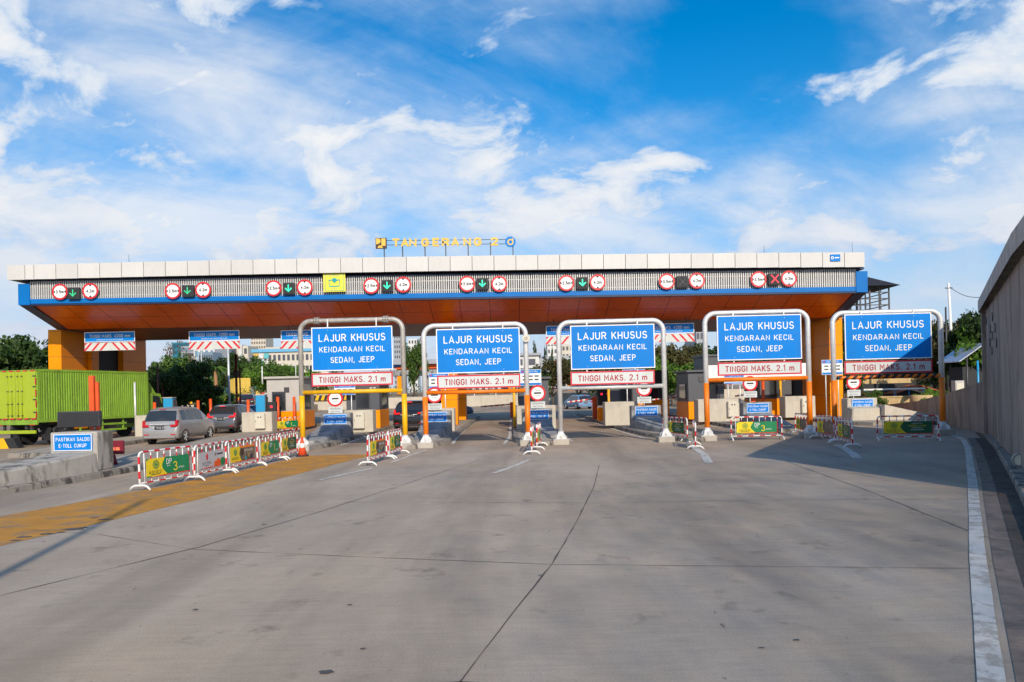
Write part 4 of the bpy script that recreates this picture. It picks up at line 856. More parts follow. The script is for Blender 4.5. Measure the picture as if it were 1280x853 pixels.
booth(-8.4, 40.5, 'dark booth with white number behind the yellow gate', 1.9, 3, 2.5, M_BOOTHD, M_PANEL, 0, num='07')
booth(1.2, 40.0, 'dark booth left of the middle lane behind the lamp gate', 1.7, 3, 2.5, M_BOOTHD, M_PANEL)
booth(6.5, 41, 'dark grey booth with orange base behind the bare steel gate', 1.9, 3, 2.6, M_BOOTHD, M_PANEL, num='05')
booth(11.2, 41.5, 'grey booth with number and white header inside the plain orange gate', 2.1, 3, 2.7, M_BOOTHD, M_PANEL, .3, num='03')
booth(16.3, 44.5, 'grey booth with number beside the right orange pier', 2.0, 3, 2.6, M_BOOTHD, M_PANEL, num='01')
booth(9.9, 50.5, 'far booth with orange fascia seen right of the bare steel gate', 2.2, 3, 3.1, M_DARK, M_PANEL, roof=False)
p = P(947, 465.5, 41.2); o = MB().box((p.x, 41.2, p.z), (5.8, .12, .92), M_WHITE).build('header_panel'); tag(o, 'white header panel behind the red bordered board of the plain orange gate', 'panel')
# dark booth gantry column between the two right lanes
def post(px, pyt, D, r, m, label, grp, zb=.15, name='bollard', square=False):
    p = P(px, pyt, D); t = thing(name, label, 'post', (p.x, D, zb), 0, grp); h = p.z - zb
    (MB().box((0, 0, h / 2), (r * 2, r * 2, h), m, bev=.01) if square else MB().cyl((0, 0, 0), (0, 0, h), r, m, 14)).build('shaft', t)
    MB().cyl((0, 0, 0), (0, 0, .03), r + .06, M_GREYD, 12).build('flange', t)
    (MB().box((0, 0, h + .006), (r * 2 - .03, r * 2 - .03, .012), m) if square else MB().cyl((0, 0, h), (0, 0, h + .012), r * .9, m, 14)).build('cap', t)
    return t
BG = 'orange red posts on the toll islands'
for px, pyt, D, l in ((193, 503.5, 40, 'left of the sky blue cabinet over the silver van'), (219, 501.5, 41.2, 'right of the sky blue cabinet over the silver van'), (247.5, 501, 43.5, 'above the roof of the silver van'), (263, 499, 44.4, 'at the dark grey van left edge'), (310, 500, 40.6, 'left of the second sky blue cabinet'),
        (347, 496.5, 41.5, 'at the left edge of the pale grey booth'), (367.5, 496.5, 42.0, 'before the pale grey booth window right side'), (474, 492, 41, 'left of the black car at the yellow gate'), (785, 484, 44, 'left of the far orange booth'), (854, 479.5, 46, 'between the dark booths right of the steel gate'), (953.5, 476, 44, 'inside the plain orange gate on the right')):
    post(px, pyt, D, .085, M_ORB, 'orange red steel post ' + l, BG)
YG = 'yellow posts at the booths'
post(642, 476, 37, .07, M_YEL, 'slim yellow post left of the lamp gate right leg', YG); post(760.5, 483, 40, .07, M_YEL, 'slim yellow post at the booth behind the steel gate', YG); post(874.5, 469, 42, .09, M_YEL, 'yellow post at the dark booth left of the plain orange gate', YG); post(975, 470, 44, .08, M_YEL, 'yellow post inside the plain orange gate', YG)
# sky blue machine cabinets
def cabinet(px, pyt, D, label):
    p = P(px, pyt, D); h = p.z - .15; t = thing('machine_cabinet', label, 'cabinet', (p.x, D, .15), 0, 'sky blue machine cabinets')
    MB().box((0, .22, h / 2), (.52, .44, h), M_CYAN, bev=.015).build('housing', t); MB().box((.285, .22, h * .5), (.05, .40, h * .92), M_BOOTHD).build('side_door', t); MB().box((0, .22, h + .03), (.56, .5, .05), M_BOOTH).build('lid', t)
cabinet(209.5, 498, 40.7, 'sky blue machine cabinet above the silver van'); cabinet(325, 494.5, 41.0, 'sky blue machine cabinet above the pale block with electric cabinet')
# dark signal box with red lamp beside the left booth
def lamp_box(px, py, D, label):
    p = P(px, py, D); t = thing('booth_signal', label, 'signal', (p.x, D, .15), 0, 'red lamp boxes at the booths'); z = p.z - .15
    MB().box((0, .15, z / 2 - .3), (.5, .3, max(.3, z - .6)), M_PANEL, bev=.01).build('plinth', t); MB().box((0, .1, z), (.52, .26, .95), M_DARK, bev=.01).build('housing', t); MB().disc((0, -.04, z + .2), .075, M_LRED, depth=.02, n=16).build('lamp', t)
lamp_box(339.5, 513, 41.2, 'dark box with red lamp left of the pale grey booth'); lamp_box(752, 497, 43, 'dark box with red lamp at the booth behind the steel gate'); lamp_box(861, 490, 47, 'dark box with red lamp under the far orange fascia'); lamp_box(957, 488, 45, 'dark box with red lamp inside the plain orange gate')
# boom arms
def boom(p0, p1, D, label):
    a, c = P(*p0, D), P(*p1, D); t = thing('boom_barrier', label, 'boom barrier', (a.x, D, .15), 0, 'red and white boom arms')
    dz0, L_ = a.z - .15, c.x - a.x; k = 10
    path = [Vector((L_ * i / k, 0, dz0 + (c.z - a.z) * i / k)) for i in range(k + 1)]
    MB().tube(path, .055, M_WHITE, 8, bands=[M_RED if i % 2 else M_WHITE for i in range(k)]).build('arm', t)
    MB().box((L_ + .12, 0, (c.z - .15) / 2 + .05), (.3, .3, c.z + .05), M_ORB, bev=.02).build('cabinet', t)
boom((601, 508.5), (638, 505.5), 53, 'red and white boom arm across the middle lane before the concrete wall')
boom((709, 503), (741, 499), 46, 'red and white boom arm at the lane behind the steel gate'); boom((815, 500), (851, 496.5), 46, 'red and white boom arm below the far orange fascia'); boom((919, 495.5), (938, 492.5), 43.5, 'short red and white boom arm inside the plain orange gate')
# left island furniture
p = P(101, 524, 20.4); t = thing('display_panel', 'black unlit display panel on short legs above the left foreground nose', 'display', (p.x, 20.35, 1.2))
MB().box((0, 0, p.z - 1.2), (1.19, .16, .44), M_GREYD, bev=.015).build('housing', t); MB().box((0, -.085, p.z - 1.2), (1.12, .012, .37), M_DARK).build('screen', t)
b = MB()
for s_ in (-.42, .42): b.cyl((s_, 0, .0), (s_, 0, p.z - 1.2 - .2), .03, M_GREYD, 8)
b.build('leg', t)
for px, pt_, w, D, l in ((115, 470.5, .072, 21.0, 'taller of the pair behind the black display'), (121.6, 478, .045, 21.0, 'shorter of the pair behind the black display')):
    post(px, pt_, D, w, M_ORB, 'square orange red post, ' + l, BG, square=True)
p = G(170, 546, .15); o = MB().cyl((p.x, p.y, .15), (p.x, p.y, P(170, 478, p.y).z), .05, M_GALV, 10).build('thin_post'); tag(o, 'thin grey steel post beside the green truck', 'post')
p = G(143, 581, .15); t = thing('warning_lamp', 'dark red warning lamp board on a small stand behind the left nose', 'warning lamp', p)
M_MAR = pm('maroon_paint', (0.20, 0.012, 0.03), .5)
MB().box((0.06, .1, .50), (.36, .1, .40), M_MAR, bev=.015).build('board', t); MB().cyl((0, 0, 0), (0, 0, .30), .11, M_MAR, 4, .03).build('stand', t); b = MB()
for s_ in (-.07, .07): b.box((s_ + .02, .035, .46), (.11, .03, .09), pm('lamp_lens', (.8, .2, .1), .3, emit=.3))
b.build('lens', t)

# ================================================================== VEHICLES
def make_car(name, label, cat, loc, rz, paint, L_=4.2, W=1.68, H=1.68, group=None, kind='van', brake=False, zoff=0.0):
    t = thing(name, label, cat, (loc[0], loc[1], zoff), rz, group); hw = W / 2
    m = pm(*paint) if isinstance(paint, tuple) else paint
    # x across, +y forward, origin under the rear bumper.  (y, z bottom, z belt, z top, half width, half roof width)
    if kind == 'van': st = [(0.0, .40, .62, .66, .86, .80), (.04, .30, .78, .80, .95, .90), (.10, .27, .98, 1.0, .985, .93), (.17, .26, 1.03, 1.18, 1, .86), (.30, .26, 1.05, 1.50, 1, .80), (.45, .26, 1.05, 1.61, 1, .77), (.9, .24, 1.05, 1.67, 1, .76), (1.7, .24, 1.04, 1.69, 1, .765), (2.4, .24, 1.03, 1.64, 1, .77), (2.75, .24, 1.02, 1.50, 1, .80), (3.35, .24, 1.0, 1.07, 1, .88), (3.75, .25, .92, .96, .98, .86), (4.08, .28, .78, .82, .92, .80), (4.2, .36, .62, .66, .82, .72)]
    else: st = [(0.0, .44, .66, .70, .86, .80), (.05, .34, .84, .88, .95, .90), (.14, .31, 1.04, 1.08, .99, .93), (.24, .30, 1.08, 1.26, 1, .86), (.42, .30, 1.10, 1.52, 1, .79), (.65, .30, 1.10, 1.63, 1, .76), (1.1, .29, 1.09, 1.68, 1, .75), (1.8, .29, 1.07, 1.69, 1, .76), (2.35, .29, 1.05, 1.60, 1, .78), (2.6, .29, 1.04, 1.50, 1, .80), (3.25, .29, 1.02, 1.09, 1, .90), (3.8, .30, .97, 1.0, .98, .88), (4.15, .33, .84, .88, .92, .80), (4.28, .40, .66, .70, .84, .74)]
    Ls = L_ / st[-1][0]; Hs = H / max(s_[3] for s_ in st)
    b = MB(); rows = []
    def ring(s_):
        y, zb, zl, zt, w, wr = s_; y *= Ls; zb *= Hs; zl *= Hs; zt *= Hs; w *= hw; wr *= hw
        zm = zb + (zl - zb) * .55
        return [(-w * .90, y, zb), (-w * .985, y, zb + .06), (-w, y, zm), (-w * .965, y, zl), (-wr - (w * .965 - wr) * .12, y, zt - (zt - zl) * .14), (-wr * .90, y, zt), (0, y, zt + .012), (wr * .90, y, zt), (wr + (w * .965 - wr) * .12, y, zt - (zt - zl) * .14), (w * .965, y, zl), (w, y, zm), (w * .985, y, zb + .06), (w * .90, y, zb)]
    for s_ in st: rows.append([b.bm.verts.new(q) for q in ring(s_)])
    n = 13; fs = [b.bm.faces.new((rows[i][j], rows[i][(j + 1) % n], rows[i + 1][(j + 1) % n], rows[i + 1][j])) for i in range(len(st) - 1) for j in range(n)]
    fs += [b.bm.faces.new(rows[0][::-1]), b.bm.faces.new(rows[-1])]; b._fin(fs, m, True); b.build('body', t)
    def lerp(s0, s1, f): return tuple(a + (c - a) * f for a, c in zip(s0, s1))
    # side windows follow the body side, split by pillars
    def at(y):
        for i in range(len(st) - 1):
            if st[i][0] <= y <= st[i + 1][0]: return lerp(st[i], st[i + 1], (y - st[i][0]) / (st[i + 1][0] - st[i][0]))
    spans = [(.50, .98), (1.06, 1.78), (1.86, 2.62)] if kind == 'van' else [(.62, 1.0), (1.08, 1.78), (1.86, 2.5)]
    for s_ in (-1, 1):
        for y0, y1 in spans:
            b = MB(); k = 4; lo, hi = [], []
            for i in range(k + 1):
                q = ring(at(y0 + (y1 - y0) * i / k)); A, B = Vector(q[3 if s_ < 0 else 9]), Vector(q[4 if s_ < 0 else 8]); o_ = Vector((s_ * .010, 0, 0))
                lo.append(b.bm.verts.new(A.lerp(B, .08) + o_)); hi.append(b.bm.verts.new(A.lerp(B, .97) + o_))
            b._fin([b.bm.faces.new((lo[i], lo[i + 1], hi[i + 1], hi[i])) for i in range(k)], M_GLASS, True); b.build('side_window', t)
        hd = MB()
        for yy in ((1.3, 2.1) if s_ > 0 else (1.3, 2.1)): hd.box((s_ * (hw * .992 + .012), yy * Ls, .86 * Hs), (.03, .16, .03), M_GALV if False else m, bev=.008)
        hd.build('door_handle', t)
        mr = MB(); mr.box((s_ * (hw + .10), 2.72 * Ls, 1.06 * Hs), (.17, .10, .13), m, bev=.03); mr.build('mirror', t)
        tl = MB()
        if kind == 'van': tl.box((s_ * hw * .76, .035, .86 * Hs), (hw * .34, .14, .11), M_LBRK if brake else M_TAIL, bev=.02); tl.box((s_ * hw * .885, .13, .97 * Hs), (.13, .20, .28), M_LBRK if brake else M_TAIL, bev=.03)
        else: tl.box((s_ * hw * .70, .06, 1.0 * Hs), (hw * .34, .14, .075), M_LBRK if brake else M_TAIL, bev=.02); tl.box((s_ * hw * .875, .155, 1.08 * Hs), (.09, .16, .24), M_LBRK if brake else M_TAIL, bev=.03)
        tl.build('tail_light', t)
        MB().box((s_ * hw * .72, -.004, .46 * Hs), (.22, .03, .05), M_TAIL, bev=.008).build('reflector', t)
    # rear window and windscreen
    i0, i1 = (3, 5)
    def glass(f0, f1, up, nm):
        b = MB(); rows_ = []; o_ = Vector(up).normalized() * .012
        for i in range(9):
            f = f0 + (f1 - f0) * i / 8; a = min(int(f), len(st) - 2); q = [Vector(p) for p in ring(lerp(st[a], st[a + 1], f - a))]
            pts = [q[4].lerp(q[5], .35), q[5], q[6], q[7], q[8].lerp(q[7], .35)]; rows_.append([b.bm.verts.new(p + o_) for p in pts])
        b._fin([b.bm.faces.new((rows_[i][k], rows_[i][k + 1], rows_[i + 1][k + 1], rows_[i + 1][k])) for i in range(8) for k in range(4)], M_GLASS, True); b.build(nm, t)
    glass(2.35, 4.25, (0, -1, .35), 'rear_window')
    glass(len(st) - 5 + .15, len(st) - 4 - .08, (0, .6, 1), 'windscreen')
    MB().box((0, .30 * Ls, 1.615 * Hs), (.30, .05, .03), M_LBRK if brake else M_TAIL).build('high_brake_light', t)
    b = MB(); b.box((0, -.012, .78 * Hs if kind == 'van' else .88 * Hs), (.44, .03, .15), M_BLK); pl = b.build('number_plate', t)
    MB().text('B 1742 KZ', (0, -.0285, .78 * Hs if kind == 'van' else .88 * Hs), .075, M_LETW, .02).build('plate_lettering', pl)
    MB().box((0, .005, .93 * Hs), (.9, .05, .04), M_GALV, bev=.01).build('chrome_strip', t)
    MB().box((0, -.005, .36 * Hs), (W * .86, .10, .13), m if kind == 'van' else M_BLK, bev=.03).build('bumper', t)
    for s_ in (-1, 1):
        for yy in (.74, 3.36):
            r = .305; w = MB(); w.tube([(s_ * (hw - .20), yy * Ls, r), (s_ * (hw - .01), yy * Ls, r)], r, M_BLK, 22); wo_ = w.build('wheel', t)
            rm = MB(); rm.tube([(s_ * (hw - .02), yy * Ls, r), (s_ * (hw + .004), yy * Ls, r)], r * .62, M_GREYD, 18)
            for k in range(5):
                a = k / 5 * 2 * math.pi; rm.box((s_ * (hw + .010), yy * Ls + math.cos(a) * .09, r + math.sin(a) * .09), (.02, .19, .05), M_GALV, rot=Matrix.Rotation(a, 3, 'X'))
            rm.tube([(s_ * (hw + .0), yy * Ls, r), (s_ * (hw + .016), yy * Ls, r)], .05, M_GALV, 10); rm.build('rim', wo_)
            MB().ring_x(s_ * (hw + .003), yy * Ls, r, r + .055).build('wheel_arch', t)
    return t
def ring_x(s, x, y, z, r1):
    # dark disc of the wheel arch standing just proud of the side
    n = 22; pts = [s.bm.verts.new((x - (.012 if x > 0 else -.012) * 0, y + math.cos(i / n * 2 * math.pi) * r1, max(.2, z + math.sin(i / n * 2 * math.pi) * r1))) for i in range(n)]
    inn = [s.bm.verts.new((x, y + math.cos(i / n * 2 * math.pi) * (r1 - .055), max(.2, z + math.sin(i / n * 2 * math.pi) * (r1 - .055)))) for i in range(n)]
    fs = []
    for i in range(n // 2): fs.append(s.bm.faces.new((pts[i], pts[i + 1], inn[i + 1], inn[i])))
    s._fin(fs, M_BLK); return s
MB.ring_x = ring_x
SILV = ('silver_paint', (0.40, 0.385, 0.37), .30, .45, .04, 2); DGREY = ('dark_grey_paint', (0.13, 0.135, 0.15), .28, .4, .04, 2); BLACKP = ('black_paint', (0.012, 0.012, 0.014), .2, 0, .04, 2); BLUEG = ('blue_grey_paint', (0.14, 0.20, 0.30), .3, .3, .04, 2)
for mname in (SILV, DGREY, BLACKP, BLUEG): pm(*mname, coat=.5)
make_car('minivan', 'silver minivan queuing beside the green truck', 'car', (-15.95, 32.5), R(-1), SILV, 4.2, 1.68, 1.68)
make_car('minivan', 'dark grey minivan with red tail lamps ahead of the silver one', 'car', (-16.75, 41.3), R(-1), DGREY, 4.4, 1.75, 1.66, kind='suv', brake=True)
make_car('suv', 'black car with lit brake lamps stopped in the lane behind the yellow gate', 'car', (-5.55, 38.5), R(-2), BLACKP, 4.4, 1.78, 1.66, kind='suv', brake=True)
FAR = 'cars beyond the toll booths'
make_car('sedan_car', 'blue grey car ahead of the dark grey van seen over its roof', 'car', (-22.3, 60), R(-35), BLUEG, 4.4, 1.7, 1.45, FAR)
make_car('sedan_car', 'grey blue car crossing beyond the black car', 'car', (-7.6, 58), R(-75), BLUEG, 4.4, 1.75, 1.6, FAR, 'suv')
make_car('hatchback_car', 'light blue car just visible right of the bare steel gate crossbar', 'car', (7.7, 75), R(20), ('light_blue_paint', (.18, .32, .5), .3, .2, .04, 2), 4.2, 1.7, 1.5, FAR)

# green box truck
t = thing('box_truck', 'bright green box truck with ribbed sides and rear doors on the left', 'truck', (-23.35, 33.9, 0), R(-14))
TW, TL, Z0, Z1 = 2.5, 7.05, 1.12, 3.62; h2 = TW / 2
b = MB(); b.box((0, TL / 2, (Z0 + Z1) / 2), (TW - .12, TL - .04, Z1 - Z0 - .04), M_GREEN)
for s_ in (-1, 1):
    k = int(TL / .145); prof = []
    for i in range(k):
        y = .14 + i * (TL - .28) / k; d = (TL - .28) / k
        prof += [(y, s_ * (h2 - .055)), (y + d * .28, s_ * (h2 - .055)), (y + d * .42, s_ * h2), (y + d * .86, s_ * h2)]
    prof.append((TL - .14, s_ * (h2 - .055)))
    lo = [b.bm.verts.new((x, y, Z0 + .12)) for y, x in prof]; hi = [b.bm.verts.new((x, y, Z1 - .10)) for y, x in prof]
    b._fin([b.bm.faces.new((lo[i], lo[i + 1], hi[i + 1], hi[i])) for i in range(len(prof) - 1)], M_GREEN)
    b.box((s_ * (h2 - .03), TL / 2, Z0 + .06), (.08, TL, .13), M_GREEN); b.box((s_ * (h2 - .03), TL / 2, Z1 - .05), (.08, TL, .11), M_GREEN)
    for y in (.07, TL - .07): b.box((s_ * (h2 - .03), y, (Z0 + Z1) / 2), (.09, .14, Z1 - Z0), M_GREEN)
b.build('cargo_box', t)
M_TGL = pm('truck_green_sunlit', (.36, .46, .02), .42, 0, .06, 1.4, dirt=.15, dirtcol=(.2, .24, .03))  # same green as the cargo box, its sunlit look put into the colour
for s_ in (-1, 1):
    d = MB().box((s_ * .60, -.025, 2.42), (1.17, .05, 2.2), M_TGL, bev=.012).build('rear_door', t)
    b = MB()
    for x in (.18, .42): b.cyl((s_ * x, -.07, 1.36), (s_ * x, -.07, 3.48), .018, M_TGL, 8)
    for x in (.18, .42):
        for z in (1.45, 2.0, 2.6, 3.3): b.box((s_ * x, -.06, z), (.10, .05, .05), M_GREYD)
    for z in (1.6, 2.2, 2.8, 3.3): b.box((s_ * 1.13, -.06, z), (.16, .03, .05), M_GREYD)
    b.build('lock_rod', d)
    b = MB()
    for z in (1.5, 2.0, 2.5, 3.05): b.box((s_ * 1.205, -.055, z), (.05, .012, .32), M_SIGNR)
    for x in (.2, .62, 1.04):
        b.box((s_ * x, -.056, 3.55), (.26, .012, .05), M_SIGNR); b.box((s_ * x, -.056, 1.30), (.28, .012, .06), M_SIGNR)
    b.build('reflector_tape', t)
    MB().box((s_ * .95, -.03, 1.05), (.34, .07, .13), M_TAIL, bev=.01).build('tail_light', t)
    b = MB()
    for z in (.55, .85): b.box((s_ * (h2 - .10), 3.9, z), (.05, 3.2, .10), M_GREEN)
    for y in (2.5, 3.9, 5.3): b.box((s_ * (h2 - .12), y, .83), (.05, .08, .6), M_GREEN)
    b.build('side_guard', t)
    for y in (1.35, 2.55 if False else 7.75):
        w = MB().tube([(s_ * (h2 - .55 if y < 3 else h2 - .33), y, .48), (s_ * (h2 - .06), y, .48)], .48, M_BLK, 24).build('wheel', t); MB().tube([(s_ * (h2 - .1), y, .48), (s_ * (h2 - .045), y, .48)], .26, M_GREYD, 16).build('rim', w)
for s_ in (-1, 1): MB().box((s_ * (h2 - .32), .72, .55), (.55, .02, .62), M_BLK).build('mudflap', t)
MB().box((0, -.02, 1.13), (TW, .10, .22), M_GREEN, bev=.01).build('rear_sill', t)
b = MB(); b.box((0, -.0, .68), (2.2, .10, .16), M_TGL, bev=.01); 
for s_ in (-.8, .8): b.box((s_, .08, .86), (.1, .1, .4), M_GREYD)
b.build('underrun_bar', t)
b = MB()
for s_ in (-.42, .42): b.box((s_, 4.3, .93), (.12, 8.4, .26), M_GREYD)
b.cyl((-1.0, 1.35, .48), (1.0, 1.35, .48), .12, M_GREYD, 10); b.box((0, 2.2, .8), (1.6, .5, .3), M_GREYD); b.build('chassis', t)
b = MB(); b.prism([(7.2, .55), (7.2, 2.3), (7.5, 2.45), (8.2, 2.4), (8.55, 1.6), (8.65, .55)], 'x', -1.08, 1.08, M_GREEN); cb = b.build('cab', t)
for s_ in (-1, 1): MB().prism([(7.6, 1.6), (7.6, 2.3), (8.1, 2.25), (8.35, 1.65)], 'x', s_ * 1.085 - .01, s_ * 1.085 + .01, M_GLASS).build('cab_window', cb)
b = MB(); b.prism([(7.2, 2.42), (7.2, 3.3), (7.35, 3.25), (8.0, 2.42)], 'x', -.95, .95, M_GREEN); b.build('wind_deflector', t)
for s_ in (-1, 1): MB().box((s_ * 1.2, 8.3, 1.9), (.16, .1, .5), M_BLK, bev=.02).build('mirror', t)
# striped kerb seen under the truck
b = MB()
for i in range(13):
    x0 = -28.0 + i * .43; mm = M_YEL if i % 2 else M_BLK
    b.prism([(x0, .0), (x0 + .43, .0), (x0 + .43 - .22, .46), (x0 - .22, .46)], 'y', 32.6, 33.0, mm)
o = b.build('striped_kerb'); tag(o, 'black and yellow striped kerb wall behind the green truck rear bumper', 'kerb wall')
# ================================================================== RIGHT WALL
t = thing('retaining_wall', 'tall brown grey concrete wall with a thick cap on the right edge', 'wall', (0, 0, 0))
def wall_run(b, pts, off0, off1, z0, z1, m, zt=None):
    # wall body between two offsets to the right of the base line
    k = len(pts); A, B = [], []
    for i in range(k):
        p = Vector((*pts[i], 0)); d = (Vector((*pts[min(i + 1, k - 1)], 0)) - Vector((*pts[max(i - 1, 0)], 0))).normalized(); nr = Vector((d.y, -d.x, 0))
        A.append(p + nr * off0); B.append(p + nr * off1)
    za = zt or [z1] * k
    v = [[b.bm.verts.new((q.x, q.y, zz)) for q, zz in zip(row, zs)] for row, zs in ((A, [z0] * k), (A, za), (B, za), (B, [z0] * k))]
    fs = []
    for i in range(k - 1):
        for r_ in range(3): fs.append(b.bm.faces.new((v[r_][i], v[r_][i + 1], v[r_ + 1][i + 1], v[r_ + 1][i])))
    fs += [b.bm.faces.new([v[r_][0] for r_ in range(4)]), b.bm.faces.new([v[r_][-1] for r_ in range(4)][::-1])]; b._fin(fs, m)
W2 = [(8.75, 11.7), (9.95, 13.9), (17.0, 25.8)]
b = MB(); wall_run(b, W2, 0, .5, 0, 4.42, M_WALL); b.build('wall_body', t)
b = MB(); wall_run(b, W2, -.20, .8, 4.42, 4.84, pm('wall_cap_concrete', (.50, .44, .38), .85, 0, .2, 1.0, bump=.3, bscale=12, dirt=.6, dirtcol=(.26, .21, .17))); b.build('cap', t)
b = MB(); d = Vector((7.05, 11.9, 0)).normalized(); c = Vector((17.0, 25.8, 0)) - d * .22 - Vector((d.y, -d.x, 0)) * .05; b.box((c.x, c.y, 2.2), (.44, .14, 4.4), M_WALL, math.atan2(d.y, d.x), .02)
b.build('pilaster', t)
b = MB(); c0 = Vector((8.75, 11.7, 0)); nr_ = Vector((d.y, -d.x, 0))
for k in range(6):
    c = c0 + d * (1.6 + k * 2.45) - nr_ * .001; b.box((c.x, c.y, 2.2), (.025, .012, 4.38), M_GUTTER, math.atan2(d.y, d.x))
b.build('panel_joint', t)
b = MB()
d = Vector((17.0 - 9.95, 25.8 - 13.9, 0)).normalized(); nr = Vector((d.y, -d.x, 0))
for f_, z, s_ in ((.88, 4.0, 1), (.73, 3.6, 1), (.76, 3.2, 1), (.66, 3.9, -1), (.68, 3.35, 1), (.70, 2.9, 1), (.58, 3.5, 1), (.55, 3.05, -1)):
    c = Vector((9.95, 13.9, 0)).lerp(Vector((17, 25.8, 0)), f_) - nr * .02
    path = [c + d * (math.cos(a_) * .16) + Vector((0, 0, z + math.sin(a_) * .13)) - nr * (.02) for a_ in [R(60 + i * 26) for i in range(10)]]; b.tube(path, .014, M_GREYD, 5)
b.build('iron_loop', t)
for px, py, D, l in ((1242.5, 539, 24.9, 'farther'), (1275.5, 575.5, 15.4, 'nearer')):
    p = P(px, py, D); o = MB(); o.disc((0, 0, 0), .13, pm('lamp_glass', (.85, .78, .62), .4), depth=.09, n=20); o.ring((0, 0, 0), .12, .16, M_GALVD, .11, 20); o = o.build('wall_light', loc=p); o.rotation_euler = (0, 0, R(-25)); tag(o, 'small round pale disc at the foot of the right wall, %s one' % l, 'wall disc', 'round discs on the right wall')
b = MB(); W3 = [(17.05, 25.9), (18.6, 29.5), (20.2, 34.0), (21.6, 38.5), (23.4, 45)]
wall_run(b, W3, .02, .42, 0, 0, M_WALL, [2.02, 1.72, 1.35, .95, .62]); o = b.build('low_wall'); tag(o, 'low brown wall with sloping top running away from the tall right wall', 'wall')

# ================================================================== BEHIND THE RIGHT LANES
t = thing('steel_tower', 'dark steel lattice tower with a pitched roof right of the canopy', 'tower', (29.6, 62, 0))
b = MB(); hs_ = 2.0
zt = P(1085, 372, 62).z; zr = P(1085, 364, 62).z
for x in (-hs_, -hs_ * .6, -hs_ * .2, hs_ * .2, hs_ * .6, hs_):
    for y in (-hs_, hs_): b.box((x, y, zr / 2), (.10, .10, zr), M_GREYD)
b.build('column', t)
b = MB(); z = 1.2; i = 0
while z < zr:
    for s_ in (-1, 1):
        b.box((0, s_ * hs_, z), (2 * hs_, .07, .07), M_GREYD); b.box((s_ * hs_, 0, z), (.07, 2 * hs_, .07), M_GREYD)
        if i % 2 == 0:
            for x in (-hs_ * .66, 0, hs_ * .66): b.box((x, s_ * hs_, z + .45), (.05, .05, .9), M_GREYD)
    z += .52; i += 1
b.build('lattice', t)
b = MB(); e = hs_ + .65; rf = [b.bm.verts.new(p) for p in ((-e, -e, zr + .1), (e, -e, zr + .1), (e, e, zr + .1), (-e, e, zr + .1))]; tp = b.bm.verts.new((0, 0, zr + 1.55))
b._fin([b.bm.faces.new((rf[i], rf[(i + 1) % 4], tp)) for i in range(4)] + [b.bm.faces.new(rf[::-1])], pm('roof_dark', (.022, .022, .028), .7)); b.cyl((0, 0, zr + 1.4), (0, 0, zr + 4.3), .03, M_GREYD, 6, .01); b.build('roof', t)
b = MB(); b.box((0, 0, zr - 2.8), (1.9, 1.6, 1.2), M_DARK, bev=.3); b.build('tank', t)
# utility poles
def pole(px, pyt, D, r, m, label, name='utility_pole', lean=0.0, cross=True, grp='poles'):
    p = P(px, pyt, D); h = p.z; t = thing(name, label, 'pole', (p.x - lean, D, 0), 0, grp)
    MB().cyl((lean * -0.0, 0, 0), (lean, 0, h), r, m, 10, r * .6).build('mast', t)
    if cross: MB().box((lean * .95, 0, h - .35), (.5, .06, .07), M_GREYD).build('crossarm', t)
    return t
pole(1185.5, 354, 50, .13, M_WHITE, 'pale slim utility pole with a wire left of the tall right wall', lean=-.25)
pole(1182, 384, 56, .10, M_GREYD, 'dark pole beside the pale slim utility pole', cross=False)
a, c = P(1187, 359, 50), P(1230, 372, 40); pts = []
for i in range(13):
    f = i / 12; q = a.lerp(c, f); pts.append((q.x, q.y, q.z - .25 * math.sin(math.pi * f)))
pts += [(c.x + 16, c.y - 16, c.z + 1.6)]
o = MB().tube(pts, .018, M_BLK, 5).build('overhead_wire'); tag(o, 'black overhead wire from the pale pole to behind the tall wall', 'wire')
t = thing('guard_shelter', 'small shelter with a slanted metal roof behind the low brown wall', 'shelter', P(1211, 480, 46).xy.to_3d())
bz = P(1205, 445, 46).z; M_TIN = pm('tin_roof', (.55, .58, .66), .35, .5, .1, 3)
MB().prism([(-1.3, bz - .35), (.35, bz + .75), (1.25, bz + .05), (1.25, bz), (.35, bz + .68), (-1.3, bz - .42)], 'y', -1.2, 1.2, M_TIN).build('roof', t)
b = MB()
for x in (-.6, .9): b.cyl((x, -.8, 0), (x, -.8, bz), .06, M_GREYD, 8); b.cyl((x, .8, 0), (x, .8, bz), .06, M_GREYD, 8)
b.build('leg', t); MB().box((0, .2, bz * .4), (1.5, 1.2, bz * .8), M_DARK).build('cabin', t)
p = P(1222, 451, 44); o = MB().cyl((p.x, 44, 0), (p.x, 44, p.z), .06, M_CYAN, 8).build('blue_post'); tag(o, 'bright blue post between the shelter and the tall wall', 'post')
p = P(1197, 476, 40); t = thing('meter_box', 'pale utility box at the foot of the pale pole', 'utility box', (p.x, 40, 0)); MB().box((0, 0, p.z / 2), (.5, .4, p.z), M_BOOTH, bev=.02).build('housing', t); MB().box((0, -.21, p.z - .5), (.4, .02, .7), M_CREAM).build('hatch', t)
